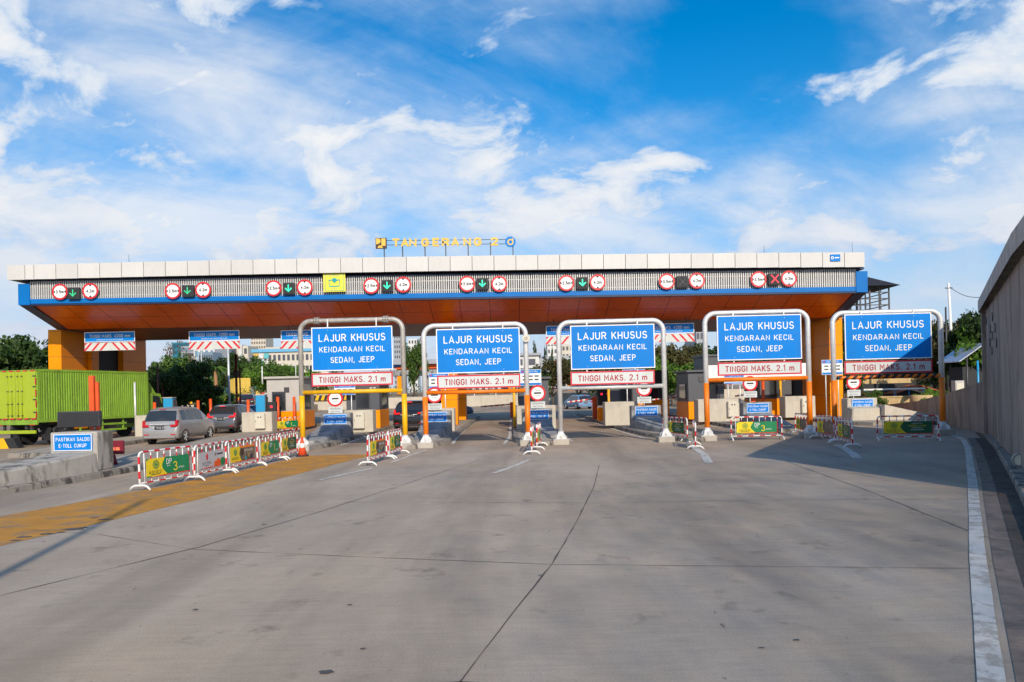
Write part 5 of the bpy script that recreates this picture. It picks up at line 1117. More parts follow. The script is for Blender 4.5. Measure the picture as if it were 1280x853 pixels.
# yard behind the striped gate: ochre terrace walls, planters, awning
M_OCH = pm('ochre_plaster', (.55, .40, .20), .9, 0, .12, .8, dirt=.4, dirtcol=(.25, .17, .09)); M_TILE = pm('terracotta', (.42, .11, .04), .8, 0, .15, 3)
def wall_at(name, x0, x1, yb, yt, D, m, label, th=.4, cat='wall', cap=None, z0=0):
    a, c = P(x0, yt, D), P(x1, yt, D); z = P((x0 + x1) / 2, yt, D).z; t = thing(name, label, cat, ((a.x + c.x) / 2, D, z0))
    MB().box((0, 0, (z - z0) / 2), (c.x - a.x, th, z - z0), m, bev=.02).build('body', t)
    if cap: MB().box((0, 0, z - z0 + .05), (c.x - a.x + .1, th + .12, .10), cap).build('coping', t)
    return t
wall_at('terrace_wall', 1098, 1150, 505, 497, 50, M_OCH, 'ochre terrace wall seen through the striped gate, lower front one', cap=M_OCH)
wall_at('terrace_wall', 1080, 1170, 512, 506, 46, M_TILE, 'low terracotta edging below the ochre terrace wall')
wall_at('shop_building', 1075, 1176, 480, 472, 58, M_OCH, 'ochre shop parapet under the trees behind the striped gate', cat='building')
wall_at('dark_shop', 1075, 1180, 500, 479, 57.4, M_DARK, 'dark open shop front under the ochre parapet', cat='building', th=.2)
p = P(1142, 486, 56); t = thing('shop_awning', 'rust coloured awning in front of the dark shop', 'awning', (p.x, 56, 0)); MB().prism([(-1.9, p.z - .3), (0, p.z + .3), (1.9, p.z - .3), (1.9, p.z - .36), (0, p.z + .22), (-1.9, p.z - .36)], 'y', -.9, .9, M_TILE).build('cover', t); b = MB()
for s_ in (-1.8, 1.8): b.cyl((s_, -.8, 0), (s_, -.8, p.z - .3), .03, M_CYAN, 6)
b.build('leg', t)
t = thing('rail_fence', 'white topped rail fence in front of the dark shop', 'fence', P(1118, 490, 54).xy.to_3d()); z = P(1118, 486.5, 54).z; b = MB(); b.box((0, 0, z), (4.6, .06, .12), M_WHITE); b.box((0, 0, z * .45), (4.6, .05, .06), M_CYAN); b.build('rail', t); b = MB()
for i in range(5): b.cyl((-2.2 + i * 1.1, 0, 0), (-2.2 + i * 1.1, 0, z), .03, M_CYAN, 6)
b.build('post', t)
t = thing('planter', 'terracotta planter on the ochre terrace right side', 'planter', P(1152, 500, 44).xy.to_3d()); z = P(1152, 494, 44).z; MB().cyl((0, 0, 0), (0, 0, z), .5, M_OCH, 16, .62).build('pot', t)

# ================================================================== FAR ROAD, EMBANKMENT
b = MB(); b.prism([(106.6, -.02), (106.6, 1.55), (150, 2.1), (420, 3.0), (420, -.02)], 'x', -260, 260, M_ROAD); struct(b.build('raised_road'))
M_GRASS = pm('verge_grass', (.10, .16, .03), .95, 0, .35, 1.2, bump=.6, bscale=6)
b = MB(); b.box((-20, 106.2, .78), (160, .5, 1.6), M_CONCL); 
w_ = b.build('embankment_wall'); tag(w_, 'long pale concrete barrier wall across the far end of the lanes', 'wall')
t = thing('guard_rail', 'red and white guard rail along the top of the far concrete wall', 'guard rail', (12, 107.2, 1.6)); b = MB()
path = [Vector((-24 + i * 1.6, 0, .75)) for i in range(31)]; b.tube(path, .09, M_RED, 6, bands=[M_RED if i % 2 else M_WHITE for i in range(30)]); b.build('rail', t); b = MB()
for i in range(16): b.box((-24 + i * 3.2, 0, .35), (.1, .1, .75), M_WHITE)
b.build('post', t)
b = MB()
for i in range(70):
    x0 = -52.0 + i * .42; mm = M_YEL if i % 2 else M_BLK
    b.prism([(x0, 1.45), (x0 + .42, 1.45), (x0 + .67, 2.2), (x0 + .25, 2.2)], 'y', 105.6, 105.94, mm)
o = b.build('striped_kerb'); tag(o, 'black and yellow striped kerb on the far left embankment', 'kerb wall')
# leaves ----------------------------------------------------------------------------------------------------
def leaf_mat(name, cols, trans=.35):
    m = bpy.data.materials.new(name); m.use_nodes = True; t = m.node_tree; n = t.nodes; l = t.links; n.clear()
    gi = n.new('ShaderNodeNewGeometry'); oi = n.new('ShaderNodeObjectInfo'); c = n.new('ShaderNodeTexCoord')
    nz = n.new('ShaderNodeTexNoise'); nz.inputs['Scale'].default_value = 1.1; nz.inputs['Detail'].default_value = 3; l.new(c.outputs['Object'], nz.inputs[0])
    ad = n.new('ShaderNodeMath'); ad.operation = 'ADD'; l.new(gi.outputs['Random Per Island'], ad.inputs[0]); l.new(nz.outputs['Fac'], ad.inputs[1])
    a2 = n.new('ShaderNodeMath'); a2.operation = 'MULTIPLY_ADD'; a2.inputs[1].default_value = .5; l.new(ad.outputs[0], a2.inputs[0]); a2.inputs[2].default_value = 0
    cr = n.new('ShaderNodeValToRGB'); l.new(a2.outputs[0], cr.inputs[0]); e = cr.color_ramp.elements; e[0].position = .2; e[0].color = (*cols[0], 1); e[1].position = .8; e[1].color = (*cols[-1], 1)
    if len(cols) > 2: x = e.new(.5); x.color = (*cols[1], 1)
    hv = n.new('ShaderNodeHueSaturation'); mr = n.new('ShaderNodeMapRange'); l.new(oi.outputs['Random'], mr.inputs[0]); mr.inputs[3].default_value = .75; mr.inputs[4].default_value = 1.2; l.new(mr.outputs[0], hv.inputs['Value']); l.new(cr.outputs[0], hv.inputs['Color'])
    d = n.new('ShaderNodeBsdfPrincipled'); d.inputs['Roughness'].default_value = .55; d.inputs['Specular IOR Level'].default_value = .3; l.new(hv.outputs[0], d.inputs['Base Color'])
    tr = n.new('ShaderNodeBsdfTranslucent'); l.new(hv.outputs[0], tr.inputs[0]); mx = n.new('ShaderNodeMixShader'); mx.inputs[0].default_value = trans; l.new(d.outputs[0], mx.inputs[1]); l.new(tr.outputs[0], mx.inputs[2])
    o = n.new('ShaderNodeOutputMaterial'); l.new(mx.outputs[0], o.inputs[0]); return m
ML_MID = leaf_mat('leaf_mid_green', [(0.034, 0.074, 0.011), (0.081, 0.162, 0.024), (0.162, 0.257, 0.041)])
ML_DARK = leaf_mat('leaf_dark_green', [(0.016, 0.041, 0.009), (0.038, 0.081, 0.016), (0.081, 0.135, 0.027)])
ML_BRI = leaf_mat('leaf_bright_green', [(0.068, 0.162, 0.014), (0.135, 0.284, 0.027), (0.243, 0.320, 0.054)])
ML_OLIVE = leaf_mat('leaf_olive_brown', [(0.047, 0.054, 0.016), (0.101, 0.095, 0.030), (0.176, 0.135, 0.047)])
ML_RUST = leaf_mat('leaf_dry_rust', [(.10, .06, .035), (.18, .11, .07), (.24, .17, .12)])
M_BARK = pm('bark', (.11, .085, .06), .9, 0, .3, 6, bump=.6, bscale=14, stretch=4); M_BARKO = pm('palm_bark', (.32, .16, .08), .9, 0, .25, 6, stretch=3)
def leaf_quad(bm, c, nrm, s):
    t = nrm.orthogonal().normalized(); t = Matrix.Rotation(rnd.uniform(0, 6.28), 3, nrm) @ t; b_ = nrm.cross(t)
    v = [bm.verts.new(c + t * s), bm.verts.new(c + b_ * s * .55 + nrm * s * .15), bm.verts.new(c - t * s * .9), bm.verts.new(c - b_ * s * .55 + nrm * s * .1)]
    return bm.faces.new(v)
CROWNS = {}
def crown_mesh(key, seed, shape, n, leaf, mat, clumps=26):
    if key in CROWNS: return CROWNS[key]
    rr = random.Random(seed); b = MB(); fs = []
    cl = []
    for i in range(clumps):
        while True:
            p = Vector((rr.uniform(-1, 1), rr.uniform(-1, 1), rr.uniform(-1, 1)))
            if p.length <= 1 and p.length > .25: break
        if shape == 'column': q = Vector((p.x * .30 * (1.1 - .45 * (p.z + 1) / 2), p.y * .30 * (1.1 - .45 * (p.z + 1) / 2), .5 + p.z * .5)); rad = rr.uniform(.07, .15)
        elif shape == 'spread': q = Vector((p.x, p.y, .62 + p.z * .30 - .1 * p.xy.length)); rad = rr.uniform(.16, .30)
        else: q = Vector((p.x * .86, p.y * .86, .55 + p.z * .42)); rad = rr.uniform(.15, .30)
        cl.append((q, rad))
    for i in range(n):
        q, rad = cl[rr.randrange(clumps)]
        d = Vector((rr.gauss(0, 1), rr.gauss(0, 1), rr.gauss(0, 1))).normalized(); r_ = rad * (rr.random() ** .45)
        c = q + Vector((d.x, d.y, d.z * .72)) * r_
        nr = (d * .7 + Vector((rr.gauss(0, .6), rr.gauss(0, .6), rr.gauss(.5, .6)))).normalized(); fs.append(leaf_quad(b.bm, c, nr, leaf * rr.uniform(.6, 1.3)))
    b._fin(fs, mat); b.keepn = True
    me = bpy.data.meshes.new('crown'); b.bm.to_mesh(me); b.bm.free(); me.materials.append(mat); CROWNS[key] = (me, cl); return CROWNS[key]
def trunk_mesh(key, cl, h0, r, sx, sz):
    b = MB(); kx = [Vector((0, 0, 0)), Vector((rnd.uniform(-.15, .15), rnd.uniform(-.15, .15), h0 * .5)), Vector((rnd.uniform(-.2, .2), rnd.uniform(-.2, .2), h0))]
    b.tube(kx, [r, r * .8, r * .62], M_BARK, 9)
    for q, rad in cl[:9]:
        e = Vector((q.x * sx, q.y * sx, h0 * .6 + q.z * sz)); m = kx[2].lerp(e, .5) + Vector((0, 0, -.1 * e.length * .2)); b.tube([kx[1].lerp(kx[2], rnd.uniform(.3, 1)), m, e], [r * .42, r * .28, r * .10], M_BARK, 6)
    return b
def tree(px, pyt, D, w, kind, label, zb=0.0, seed=0, name='tree', group=None, crown0=.25):
    p = P(px, pyt, D); H_ = p.z - zb; t = thing(name, label, 'tree', (p.x, D, zb), seed * 1.7 % 6.28, group)
    key, shape, mat, n, leaf, cl = {'mid': ('mid', 'round', ML_MID, 5200, .050, 30), 'dark': ('dark', 'round', ML_DARK, 5600, .050, 30), 'bright': ('bright', 'round', ML_BRI, 5200, .052, 28), 'olive': ('olive', 'spread', ML_OLIVE, 5200, .048, 30), 'rust': ('rust', 'round', ML_RUST, 1500, .034, 24), 'column': ('column', 'column', ML_DARK, 3800, .028, 46), 'wide': ('wide', 'spread', ML_MID, 5600, .048, 34)}[kind]
    v_ = seed % 2; me, clumps = crown_mesh(key + str(v_), hash(key) % 1 + seed % 2 * 77 + len(key) * 13, shape, n, leaf, mat, cl)
    c = bpy.data.objects.new('crown', me); COL.objects.link(c); c.parent = t; h0 = H_ * crown0; c.location = (0, 0, h0 * .8); c.scale = (w, w, (H_ - h0 * .8) / 1.0)
    trunk_mesh(key, clumps, h0, max(.10, H_ * .022), w, H_ - h0 * .8).build('trunk', t)
    return t
ML_HEDGE = ML_MID
def hedge(x0, x1, yt, D, zb, label, mat=ML_MID, depth=1.2, dens=26, leaf=.13):
    a, c = P(x0, yt, D), P(x1, yt, D); h = a.z - zb; w = c.x - a.x; b = MB(); fs = []
    for i in range(int(w * h * dens) + 60):
        q = Vector((rnd.uniform(-w / 2, w / 2), rnd.uniform(-depth / 2, depth / 2), h * rnd.random() ** .6 * rnd.uniform(.86, 1.06))); nr = Vector((rnd.gauss(0, .7), rnd.gauss(-.5, .6), rnd.gauss(.6, .5))).normalized(); fs.append(leaf_quad(b.bm, q, nr, leaf * rnd.uniform(.7, 1.3)))
    b._fin(fs, mat); b.keepn = True; o = b.build('hedge', loc=((a.x + c.x) / 2, D, zb)); tag(o, label, 'hedge', 'clipped hedges'); return o
hedge(300, 420, 484, 112, 1.6, 'clipped hedge on the far embankment left of the yellow gate'); hedge(425, 600, 485, 112, 1.6, 'clipped hedge on the embankment behind the black car and lamp gate'); hedge(243, 300, 492, 100, .8, 'low bright hedge beside the far left slip road', ML_BRI)
# trees, from left to right
GT = 'trees behind the toll plaza'
for a in ((-20, 414, 66, 5.2, 'dark', 'dense tree at the left picture edge behind the green truck', 1), (22, 423, 70, 4.6, 'mid', 'round dense tree behind the green truck doors', 0), (58, 429, 74, 4.6, 'dark', 'dense tree against the left orange pier', 3), (-60, 424, 80, 6, 'mid', 'tree half cut by the left picture edge', 2),
          (204, 440, 72, 2.9, 'mid', 'leafy tree just right of the left orange piers', 5), (218, 452, 62, 3.3, 'dark', 'dark shaded tree above the silver van', 6), (240, 456, 60, 2.6, 'dark', 'dark bushy tree over the dark grey van', 7), (201, 462, 58, 2.2, 'dark', 'dark low tree against the truck cab', 4),
          (224, 431, 84, 2.7, 'rust', 'thin dry rust coloured tree in front of the teal glass tower', 9),
          (276, 443, 120, 3.6, 'dark', 'dark pine like tree left of the red mast', 10), (290, 440, 128, 3.0, 'column', 'tall narrow dark tree behind the red mast', 11), (303, 441, 132, 3.4, 'dark', 'dark tree below the colourful block', 12), (318, 447, 126, 4.2, 'mid', 'green tree left of the slim white lamp post', 13),
          (335, 458, 118, 4.2, 'bright', 'bright spreading tree below the blue roofed block', 14), (352, 456, 116, 4.2, 'wide', 'spreading tree above the pale grey booth', 15), (371, 457, 120, 4.2, 'bright', 'bright tree at the left leg of the yellow gate', 16), (396, 462, 122, 4.5, 'mid', 'green tree behind the red bordered board of the yellow gate', 17), (262, 470, 104, 2.8, 'mid', 'low tree at the far left slip road', 18),
          (516, 425, 118, 2.6, 'mid', 'lone tree over the far toll roof between the yellow and lamp gates', 19),
          (668, 425, 140, 1.9, 'column', 'tall narrow cypress right of the lamp gate', 20), (681, 432, 138, 1.3, 'column', 'shorter cypress beside the tall narrow one', 21), (690, 433, 138, 1.2, 'column', 'slim cypress left of the bare steel gate leg', 22),
          (690, 446, 96, 3.8, 'olive', 'olive tree beside the payment board', 23), (722, 444, 100, 4.5, 'dark', 'dark tree behind the bare steel gate sign', 24), (668, 462, 92, 2.6, 'mid', 'green bush tree below the cypresses', 26), (748, 440, 100, 4.6, 'mid', 'tree hidden behind the steel gate sign', 25),
          (812, 428, 96, 5.2, 'olive', 'brown olive tree right of the steel gate', 27), (850, 431, 100, 5.0, 'olive', 'dull olive tree under the flat soffit', 28), (880, 428, 104, 5.0, 'olive', 'olive tree left of the plain orange gate sign', 29), (838, 447, 84, 3.9, 'bright', 'bright green tree above the far orange fascia', 30), (822, 452, 88, 3.0, 'mid', 'green tree behind the steel gate right leg', 31),
          (905, 424, 110, 5.5, 'dark', 'dark tree behind the plain orange gate', 32), (985, 430, 112, 6, 'mid', 'tree seen between the plain orange gate and pier', 33),
          (1056, 408, 58, 2.6, 'mid', 'tree left of the striped gate sign beside the pier', 34), (1083, 414, 66, 3.4, 'dark', 'dark tree at the foot of the steel tower', 35), (1117, 418, 68, 4.0, 'dark', 'dark tree behind the striped gate sign', 36), (1152, 394, 64, 3.0, 'olive', 'olive tree right of the steel tower', 37),
          (1180, 400, 60, 3.2, 'wide', 'tree behind the pale slim pole', 38), (1207, 392, 56, 3.6, 'olive', 'large olive tree behind the slanted shelter roof', 39), (1226, 386, 48, 2.6, 'dark', 'dark tree overhanging the tall right wall end', 40), (1240, 398, 47, 3.0, 'bright', 'yellowish tree peeking past the wall end', 41), (1150, 440, 62, 3.2, 'dark', 'low dark tree over the shop parapet', 42), (1174, 452, 58, 2.6, 'dark', 'low dark tree right of the striped gate', 43)):
    tree(*a[:6], seed=a[6], group=GT, zb=1.6 if 107 < a[2] else 0)
# shrubs on the terrace
for px, pyt, D, w, k, l in ((1092, 488, 47, .8, 'mid', 'shrub at the ochre terrace left end'), (1158, 487, 44, .9, 'bright', 'bright shrub growing in the terracotta planter'), (1075, 487, 45, .7, 'olive', 'dry shrub beside the pale island nose'), (1172, 489, 45, .8, 'mid', 'shrub right of the terracotta planter'), (280, 492, 66, 1.3, 'bright', 'broad leaved bright shrub in front of the dark trees'), (262, 489, 60, 1.2, 'mid', 'broad leaved shrub above the dark grey van roof')):
    tree(px, pyt, D, w, k, l, seed=int(px), name='shrub', group='shrubs', crown0=.12)
# palms
def palm(px, pyt, D, label, zb=0):
    p = P(px, pyt, D); H_ = p.z - zb; t = thing('palm_tree', label, 'palm', (p.x, D, zb), 0, 'palms at the far left')
    MB().tube([(0, 0, 0), (.1, 0, H_ * .45), (0, 0, H_ * .82)], [.28, .22, .2], M_BARKO, 10).build('trunk', t); b = MB(); fs = []
    for i in range(17):
        a = i * 2.4; up = rnd.uniform(.1, .9); prev = None
        for j in range(6):
            f = j / 5; c = Vector((math.cos(a) * f * 1.6, math.sin(a) * f * 1.6, H_ * .82 + up * f * 1.5 - 1.5 * f * f)); wd = .22 * (1 - f * .8); sd = Vector((-math.sin(a), math.cos(a), 0)) * wd
            cur = (b.bm.verts.new(c - sd - Vector((0, 0, .1))), b.bm.verts.new(c), b.bm.verts.new(c + sd - Vector((0, 0, .1))))
            if prev: fs += [b.bm.faces.new((prev[0], prev[1], cur[1], cur[0])), b.bm.faces.new((prev[1], prev[2], cur[2], cur[1]))]
            prev = cur
    b._fin(fs, ML_MID); b.build('crown', t)
palm(258.5, 454, 92, 'shorter palm with thin trunk at the far left'); palm(268.5, 448, 90, 'taller palm with thick orange trunk at the far left'); palm(375, 448, 150, 'small palm before the pale block behind the yellow gate', 1.6)
# lamp posts, red masts
def lamp_post(px, pyt, pyb, D, r, m, label, arm=True):
    p = P(px, pyt, D); zb = max(0, P(px, pyb, D).z) if D > 107 else 0; t = thing('lamp_post', label, 'lamp post', (p.x, D, zb), 0, 'slim lamp posts beyond the canopy'); h = p.z - zb
    MB().cyl((0, 0, 0), (0, 0, h), r, m, 8, r * .6).build('mast', t)
    if arm: MB().tube([(0, 0, h - .05), (.6, 0, h + .25), (1.4, 0, h + .3)], .05, m, 6).build('arm', t); MB().box((1.6, 0, h + .3), (.6, .2, .1), M_GREYD, bev=.02).build('lamp_head', t)
M_PALE = pm('pale_pole', (.6, .6, .58), .5, .2)
for a in ((251.5, 436, 478, 90, .10, M_PALE, 'pale lamp post before the grey stepped building'), (247, 440, 470, 130, .08, M_CYAN, 'thin bluish lamp post left of the pale one'), (285, 432, 512, 64, .13, M_GALV, 'thick grey lamp post left of the red mast'), (327.5, 458, 480, 112, .13, M_WHITE, 'white lamp post below the colourful block'), (369.5, 455, 478, 112, .10, M_PALE, 'pale lamp post above the pale grey booth'), (793, 420, 476, 80, .11, M_PALE, 'pale lamp post left of the steel gate right leg'), (525.5, 419, 447, 170, .13, pm('pinkish_pole', (.5, .36, .34), .6), 'thin pinkish mast over the far toll roof')): lamp_post(*a, arm=False)
for px, pyt, D, r, l in ((294.5, 443, 50, .085, 'tall dark red mast with a clamp above the dark grey van'), (299.5, 460, 51, .05, 'thin dark red mast beside the clamped one'), (197, 456, 56, .06, 'dark red mast right of the truck, nearer the truck'), (203, 468, 57, .05, 'short dark red mast right of the truck'), (388, 457, 60, .05, 'dark red mast left of the yellow gate board')):
    p = P(px, pyt, D); t = thing('red_mast', 'a' + l[0:0] + ' ' + l, 'mast', (p.x, D, 0), 0, 'dark red masts'); t['label'] = l
    MB().cyl((0, 0, 0), (0, 0, p.z), r, pm('dark_red_paint', (.12, .012, .012), .5), 8).build('shaft', t)
    if r > .07: MB().box((0, 0, p.z - 1.4), (.34, .3, .5), M_BLK, bev=.05).build('clamp', t)
# ---- far vehicles
def container_truck(px, D, zb, paint, L_, rz, label, grp='lorries beyond the toll plaza'):
    p = P(px, 480, D); t = thing('container_lorry', label, 'lorry', (p.x, D, zb), rz, grp); m = pm(*paint)
    b = MB(); b.box((0, L_ / 2, 2.3), (2.4, L_, 2.5), m, bev=.03); i = .3
    while i < L_ - .2:
        for s_ in (-1, 1): b.box((s_ * 1.21, i, 2.3), (.05, .12, 2.2), m)
        i += .35
    b.build('container', t); MB().box((0, L_ / 2 + .6, .85), (1.0, L_ + 2, .25), M_GREYD).build('chassis', t)
    MB().box((0, L_ + 1.3, 1.75), (2.3, 1.8, 2.3), pm(*paint), bev=.12).build('cab', t)
    for y in (1.2, 2.4, L_ + 1.3):
        for s_ in (-1, 1): MB().cyl((s_ * .8, y, .5), (s_ * 1.15, y, .5), .5, M_BLK, 16).build('wheel', t)
container_truck(303, 112, 1.65, ('container_yellow', (.62, .42, .06), .5), 5.5, R(28), 'yellow container lorry on the far left embankment')
container_truck(283, 135, 1.9, ('container_blue', (.015, .075, .22), .5), 9, R(80), 'dark blue container lorry behind the yellow one')
make_car('sedan_car', 'black car on the far left slip road behind the yellow lorry', 'car', (P(307, 500, 84).x, 84), R(10), BLACKP, 4.4, 1.75, 1.6, FAR, 'suv', zoff=.9)
make_car('sedan_car', 'black car on the embankment left of the pale grey booth', 'car', (P(338, 490, 109).x, 109), R(-60), BLACKP, 4.4, 1.75, 1.5, FAR, 'suv', zoff=1.6, brake=True)
struct(MB().prism([(74, -.01), (84, .85), (100, .95), (100, -.01)], 'x', -38, -27, M_ROAD).build('slip_road'))

# ================================================================== FAR BUILDINGS
def building(x0, x1, yt, D, depth, m, win, label, fl=3.4, wcol=M_GLASS, cols=5, rows=None, roof=None, band=False, zb=2.0, extra=None):
    a, c = P(x0, yt, D), P(x1, yt, D); w = c.x - a.x; h = a.z - zb; t = thing('building', label, 'building', ((a.x + c.x) / 2, D, zb), 0, 'city buildings on the skyline')
    MB().box((0, depth / 2, h / 2), (w, depth, h), m).build('wall', t)
    rows = rows or max(2, int(h / fl)); 
    if win:
        fh = h / rows; src = None
        if band: bm_ = MB().box((0, -.05, 0), (w * .96, .3, fh * .5), wcol)
        else: bm_ = MB().box((0, -.05, 0), (w / cols * .55, .3, fh * .5), wcol)
        src = bm_.build('window', t); first = True
        for r_ in range(rows):
            for k in range(1 if band else cols):
                pos = (0 if band else -w / 2 + (k + .5) * w / cols, 0, (r_ + .5) * fh)
                if first: src.location = pos; first = False
                else:
                    o = src.copy(); COL.objects.link(o); o.location = pos
    if roof: MB().box((0, depth / 2, h + roof[0] / 2), (w + roof[2], depth + roof[2], roof[0]), roof[1]).build('roof', t)
    if extra: extra(t, w, h)
    return t
M_TEALG = pm('teal_glass', (.02, .17, .24), .2, 0, .1, .05); M_GRB = pm('grey_cladding', (.32, .34, .37), .6, 0, .1, .05); M_WHB = pm('white_render', (.62, .62, .60), .7, 0, .08, .05); M_BEI = pm('beige_render', (.56, .52, .44), .8, 0, .1, .03); M_GLB = pm('pale_glass', (.17, .25, .32), .3, 0, .15, .08); M_BRN = pm('brown_render', (.33, .27, .22), .8, 0, .1, .04); M_LBL = pm('light_blue_roof', (.12, .38, .60), .5); M_PLUM = pm('window_dark', (.07, .08, .10), .4)
building(215, 232, 428.5, 420, 18, M_TEALG, True, 'teal glass tower right of the left orange piers', wcol=pm('teal_line', (.01, .10, .15), .3), band=True, rows=9)
building(226, 243, 433, 400, 18, M_GRB, True, 'grey stepped building with banded windows before the teal tower', wcol=M_GLB, band=True, rows=8); building(230, 262, 440, 380, 20, M_GRB, True, 'wide grey office block with banded windows', wcol=M_PLUM, band=True, rows=8)
building(242, 268, 434.5, 372, 16, M_WHB, True, 'white office slab behind the clearance board', wcol=M_GLB, cols=4, rows=4, band=False); building(248, 266, 440.5, 366, 12, M_GLB, True, 'grey glass front below the white slab', wcol=M_PLUM, cols=6, rows=4); building(269, 284, 432, 430, 14, M_GLB, True, 'pale blue glass block left of the thick lamp post', wcol=pm('mullion_grey', (.3, .36, .4), .4), band=True, rows=5)
building(284, 310, 433, 440, 18, M_BEI, True, 'beige hotel block right of the thick lamp post', wcol=M_PLUM, cols=4, rows=5); building(298, 302, 431, 438, 10, M_WHB, False, 'white narrow stair tower on the hotel')
building(313, 331.5, 404, 620, 20, M_BEI, True, 'tall beige apartment tower with many windows', wcol=pm('window_brown', (.15, .11, .09), .5), cols=6, rows=17); building(331, 350, 434.5, 520, 20, M_BEI, True, 'low cream block right of the apartment tower', wcol=M_PLUM, cols=5, rows=3)
def pillars(t, w, h):
    M_PATCH = [pm('patch_red', (.5, .06, .05)), pm('patch_teal', (.1, .42, .45)), pm('patch_yellow', (.6, .42, .08)), pm('patch_white', (.6, .6, .58))]
    for i in range(18): MB().box((-w / 2 + 1 + (i % 3) * 2.2, -.25, 2 + (i // 3) * 3.1), (1.9, .2, 2.1), M_PATCH[rnd.randrange(4)]).build('coloured_panel', t)
building(317, 410, 441, 300, 22, M_BEI, True, 'long pale block with light blue flat roof and coloured corner', wcol=M_PLUM, cols=16, rows=4, roof=(1.3, M_LBL, 1.5), extra=pillars)
building(350, 420, 443, 340, 15, M_BRN, True, 'brown grey block with dark square windows behind the yellow gate', wcol=M_PLUM, cols=9, rows=4); building(384, 396, 421, 520, 15, M_WHB, True, 'white tower behind the left yellow gate leg', wcol=M_GLB, cols=2, rows=8)
building(492, 503, 418, 460, 16, M_GRB, True, 'grey apartment tower between the yellow and lamp gates', wcol=M_PLUM, cols=4, rows=12); building(510, 521, 424, 520, 16, M_WHB, True, 'white tower behind the lone tree', wcol=M_PLUM, cols=3, rows=9); building(560, 655, 455, 480, 20, M_WHB, True, 'low white block behind the lamp gate sign', wcol=M_PLUM, cols=12, rows=3)
building(684, 700, 426, 420, 15, M_WHB, True, 'white apartment block behind the cypresses', wcol=M_PLUM, cols=4, rows=7); building(702, 716, 431, 440, 15, M_BEI, True, 'beige block right of the bare steel gate left leg', wcol=M_PLUM, cols=3, rows=6); building(870, 884, 413, 180, 12, M_GRB, True, 'grey building at the plain orange gate left side', wcol=M_PLUM, cols=3, rows=5)
building(880, 900, 446, 70, 4, M_BOOTHD, False, 'plain grey machine house behind the plain orange gate', zb=0, roof=(.2, M_BOOTHD, .3))
# footbridge and station left of the cypresses
t = thing('footbridge_station', 'grey footbridge hall with sloping stair right of the lamp gate', 'building', (P(655, 470, 120).x, 120, 1.6)); z0, z1 = P(655, 461, 120).z - 1.6, P(655, 446, 120).z - 1.6
MB().box((-2, 0, (z0 + z1) / 2), (9, 4, z1 - z0), M_WHB).build('hall', t); MB().box((-2, 0, z1 + .25), (9.8, 4.8, .4), M_GRB).build('roof', t)
b = MB(); b.prism([(2.5, z1), (7.4, z0 - 1.6), (7.4, z0 - 2.4), (2.5, z0)], 'y', -1.5, 1.5, M_GRB); b.build('stair', t); b = MB()
for x in (-5.5, -2, 1.5): b.box((x, 0, z0 / 2), (.6, .6, z0), M_CONCG)
b.build('pier', t); b = MB()
for i in range(4): b.box((-5 + i * 2.1, -2.02, (z0 + z1) / 2), (1.2, .08, (z1 - z0) * .5), M_PLUM)
b.build('window', t)
# far toll canopy and viaduct between the yellow and lamp gates
t = thing('far_toll_canopy', 'second orange toll canopy with grey roof edge seen far behind the lamp gate', 'canopy', (P(560, 470, 140).x, 140, 1.6)); zt = P(530, 449.5, 140).z - 1.6; zb_ = P(530, 460, 140).z - 1.6
MB().box((6, 8, zt - .45), (44, 17, .9), M_GRB).build('roof', t); MB().prism([(-13, zt - .9), (28, zt - .9), (25, zb_ - .1), (-10, zb_ - .1)], 'y', .6, 15, M_SOFF).build('soffit', t); MB().prism([(-16, zt - .92), (-7.5, zt - .92), (-11, zb_ + .2), (-16, zb_ + .2)], 'y', .2, .58, M_BLUE).build('blue_panel', t); b = MB()
for x in (-9.6, 12, 24): b.box((x, 3, (zb_ - .1) / 2), (1.1, 3, zb_ - .1), M_PANEL)
b.build('pier', t)
t = thing('viaduct', 'grey concrete viaduct girder on piers behind the lamp gate', 'viaduct', (P(545, 470, 125).x, 125, 1.6)); z0, z1 = P(545, 469, 125).z - 1.6, P(545, 462, 125).z - 1.6
MB().box((2, 1.5, (z0 + z1) / 2), (26, 3.4, z1 - z0), M_CONCG).build('girder', t); b = MB()
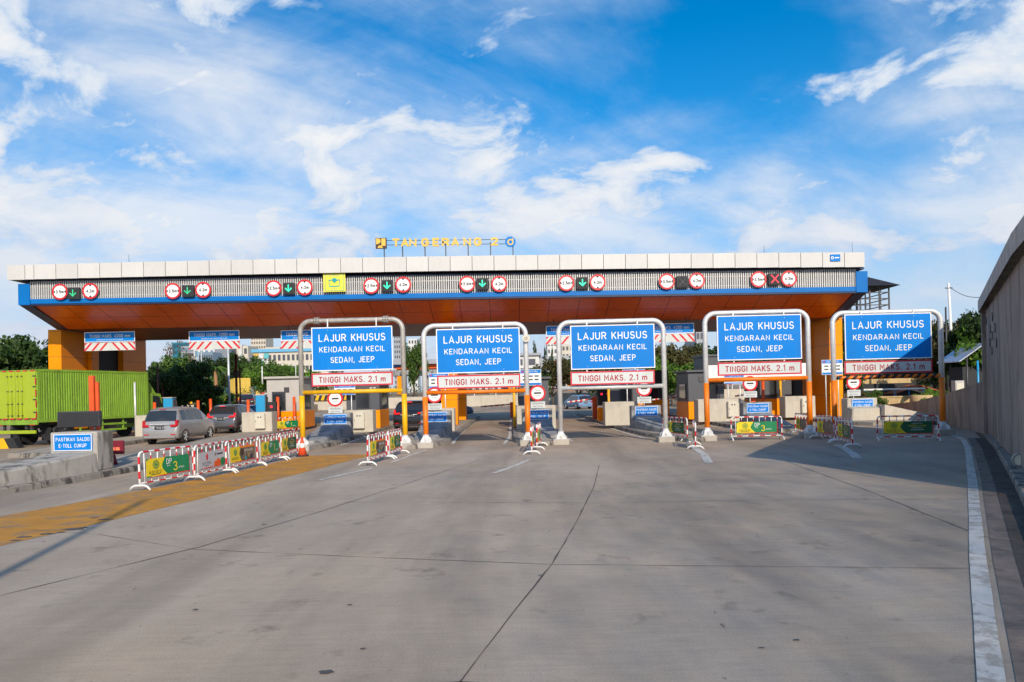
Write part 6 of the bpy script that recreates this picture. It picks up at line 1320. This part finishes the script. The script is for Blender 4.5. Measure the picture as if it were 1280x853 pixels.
for x in (-9, -2, 5, 12): b.box((x, 1.5, z0 / 2), (1.0, 1.4, z0), M_CONCG)
b.build('pier', t); b = MB()
for i in range(12): b.box((-10 + i * 2.2, -.26, z1 - .1), (.12, .08, .5), M_GREYD)
b.build('railing', t)
# mast behind the camera whose shadow lies across the left lanes, and unseen fine leaved trees added to lay thin shade over the right lanes
t = thing('sign_mast', 'tall steel mast behind the camera throwing a long shadow', 'mast', (-3.0, -5.0, 0)); MB().cyl((0, 0, 0), (0, 0, 10.9), .11, M_GALV, 12, .06).build('shaft', t); MB().box((0, 0, .06), (.4, .4, .12), M_CONC).build('footing', t)
rr = random.Random(5)
for k, (gx_, gy_, rx, n) in enumerate(((7.6, 2.0, 4.7, 22000), (10.6, 10.5, 4.7, 22000), (13.6, 19.0, 4.7, 22000))):
    tt = 31.0; t = thing('added_shade_tree', 'unseen fine leaved tree added behind the camera for road shade, %s of three' % ('nearest', 'middle', 'farthest')[k], 'tree', (gx_ + .228 * tt, gy_ - tt, 0), 0, 'shade trees added behind the camera')
    b = MB(); fs = []; zc_ = tt * 1.0257 * math.tan(SUN_EL)
    for i in range(n):                      # flat crown, leaves spread evenly for smooth shade, thinning out to its rim
        u_, v_ = (.5 + i * .7548776662) % 1, (.5 + i * .5698402910) % 1
        r_ = rx * math.sqrt(-2 * math.log(1 - .97 * u_)); a = 2 * math.pi * v_
        c = Vector((r_ * math.cos(a), r_ * math.sin(a), zc_ + rr.gauss(0, .18) - .05 * r_ * r_ / rx * 0)); fs.append(leaf_quad(b.bm, c, Vector((rr.gauss(0, 1), rr.gauss(0, 1), rr.gauss(0, 1))).normalized(), .06))
    b._fin(fs, ML_MID); b.keepn = True; b.build('crown', t)
    b = MB(); b.tube([(0, 0, 0), (.2, .1, zc_ * .45), (0, 0, zc_)], [.2, .10, .03], M_BARK, 10)
    for i in range(9):
        a = i * 2.4; b.tube([(.1, 0, zc_ * (.5 + .03 * i)), (math.cos(a) * rx * .6, math.sin(a) * rx * .6, zc_ + .4)], [.03, .01], M_BARK, 6)
    b.build('trunk', t)
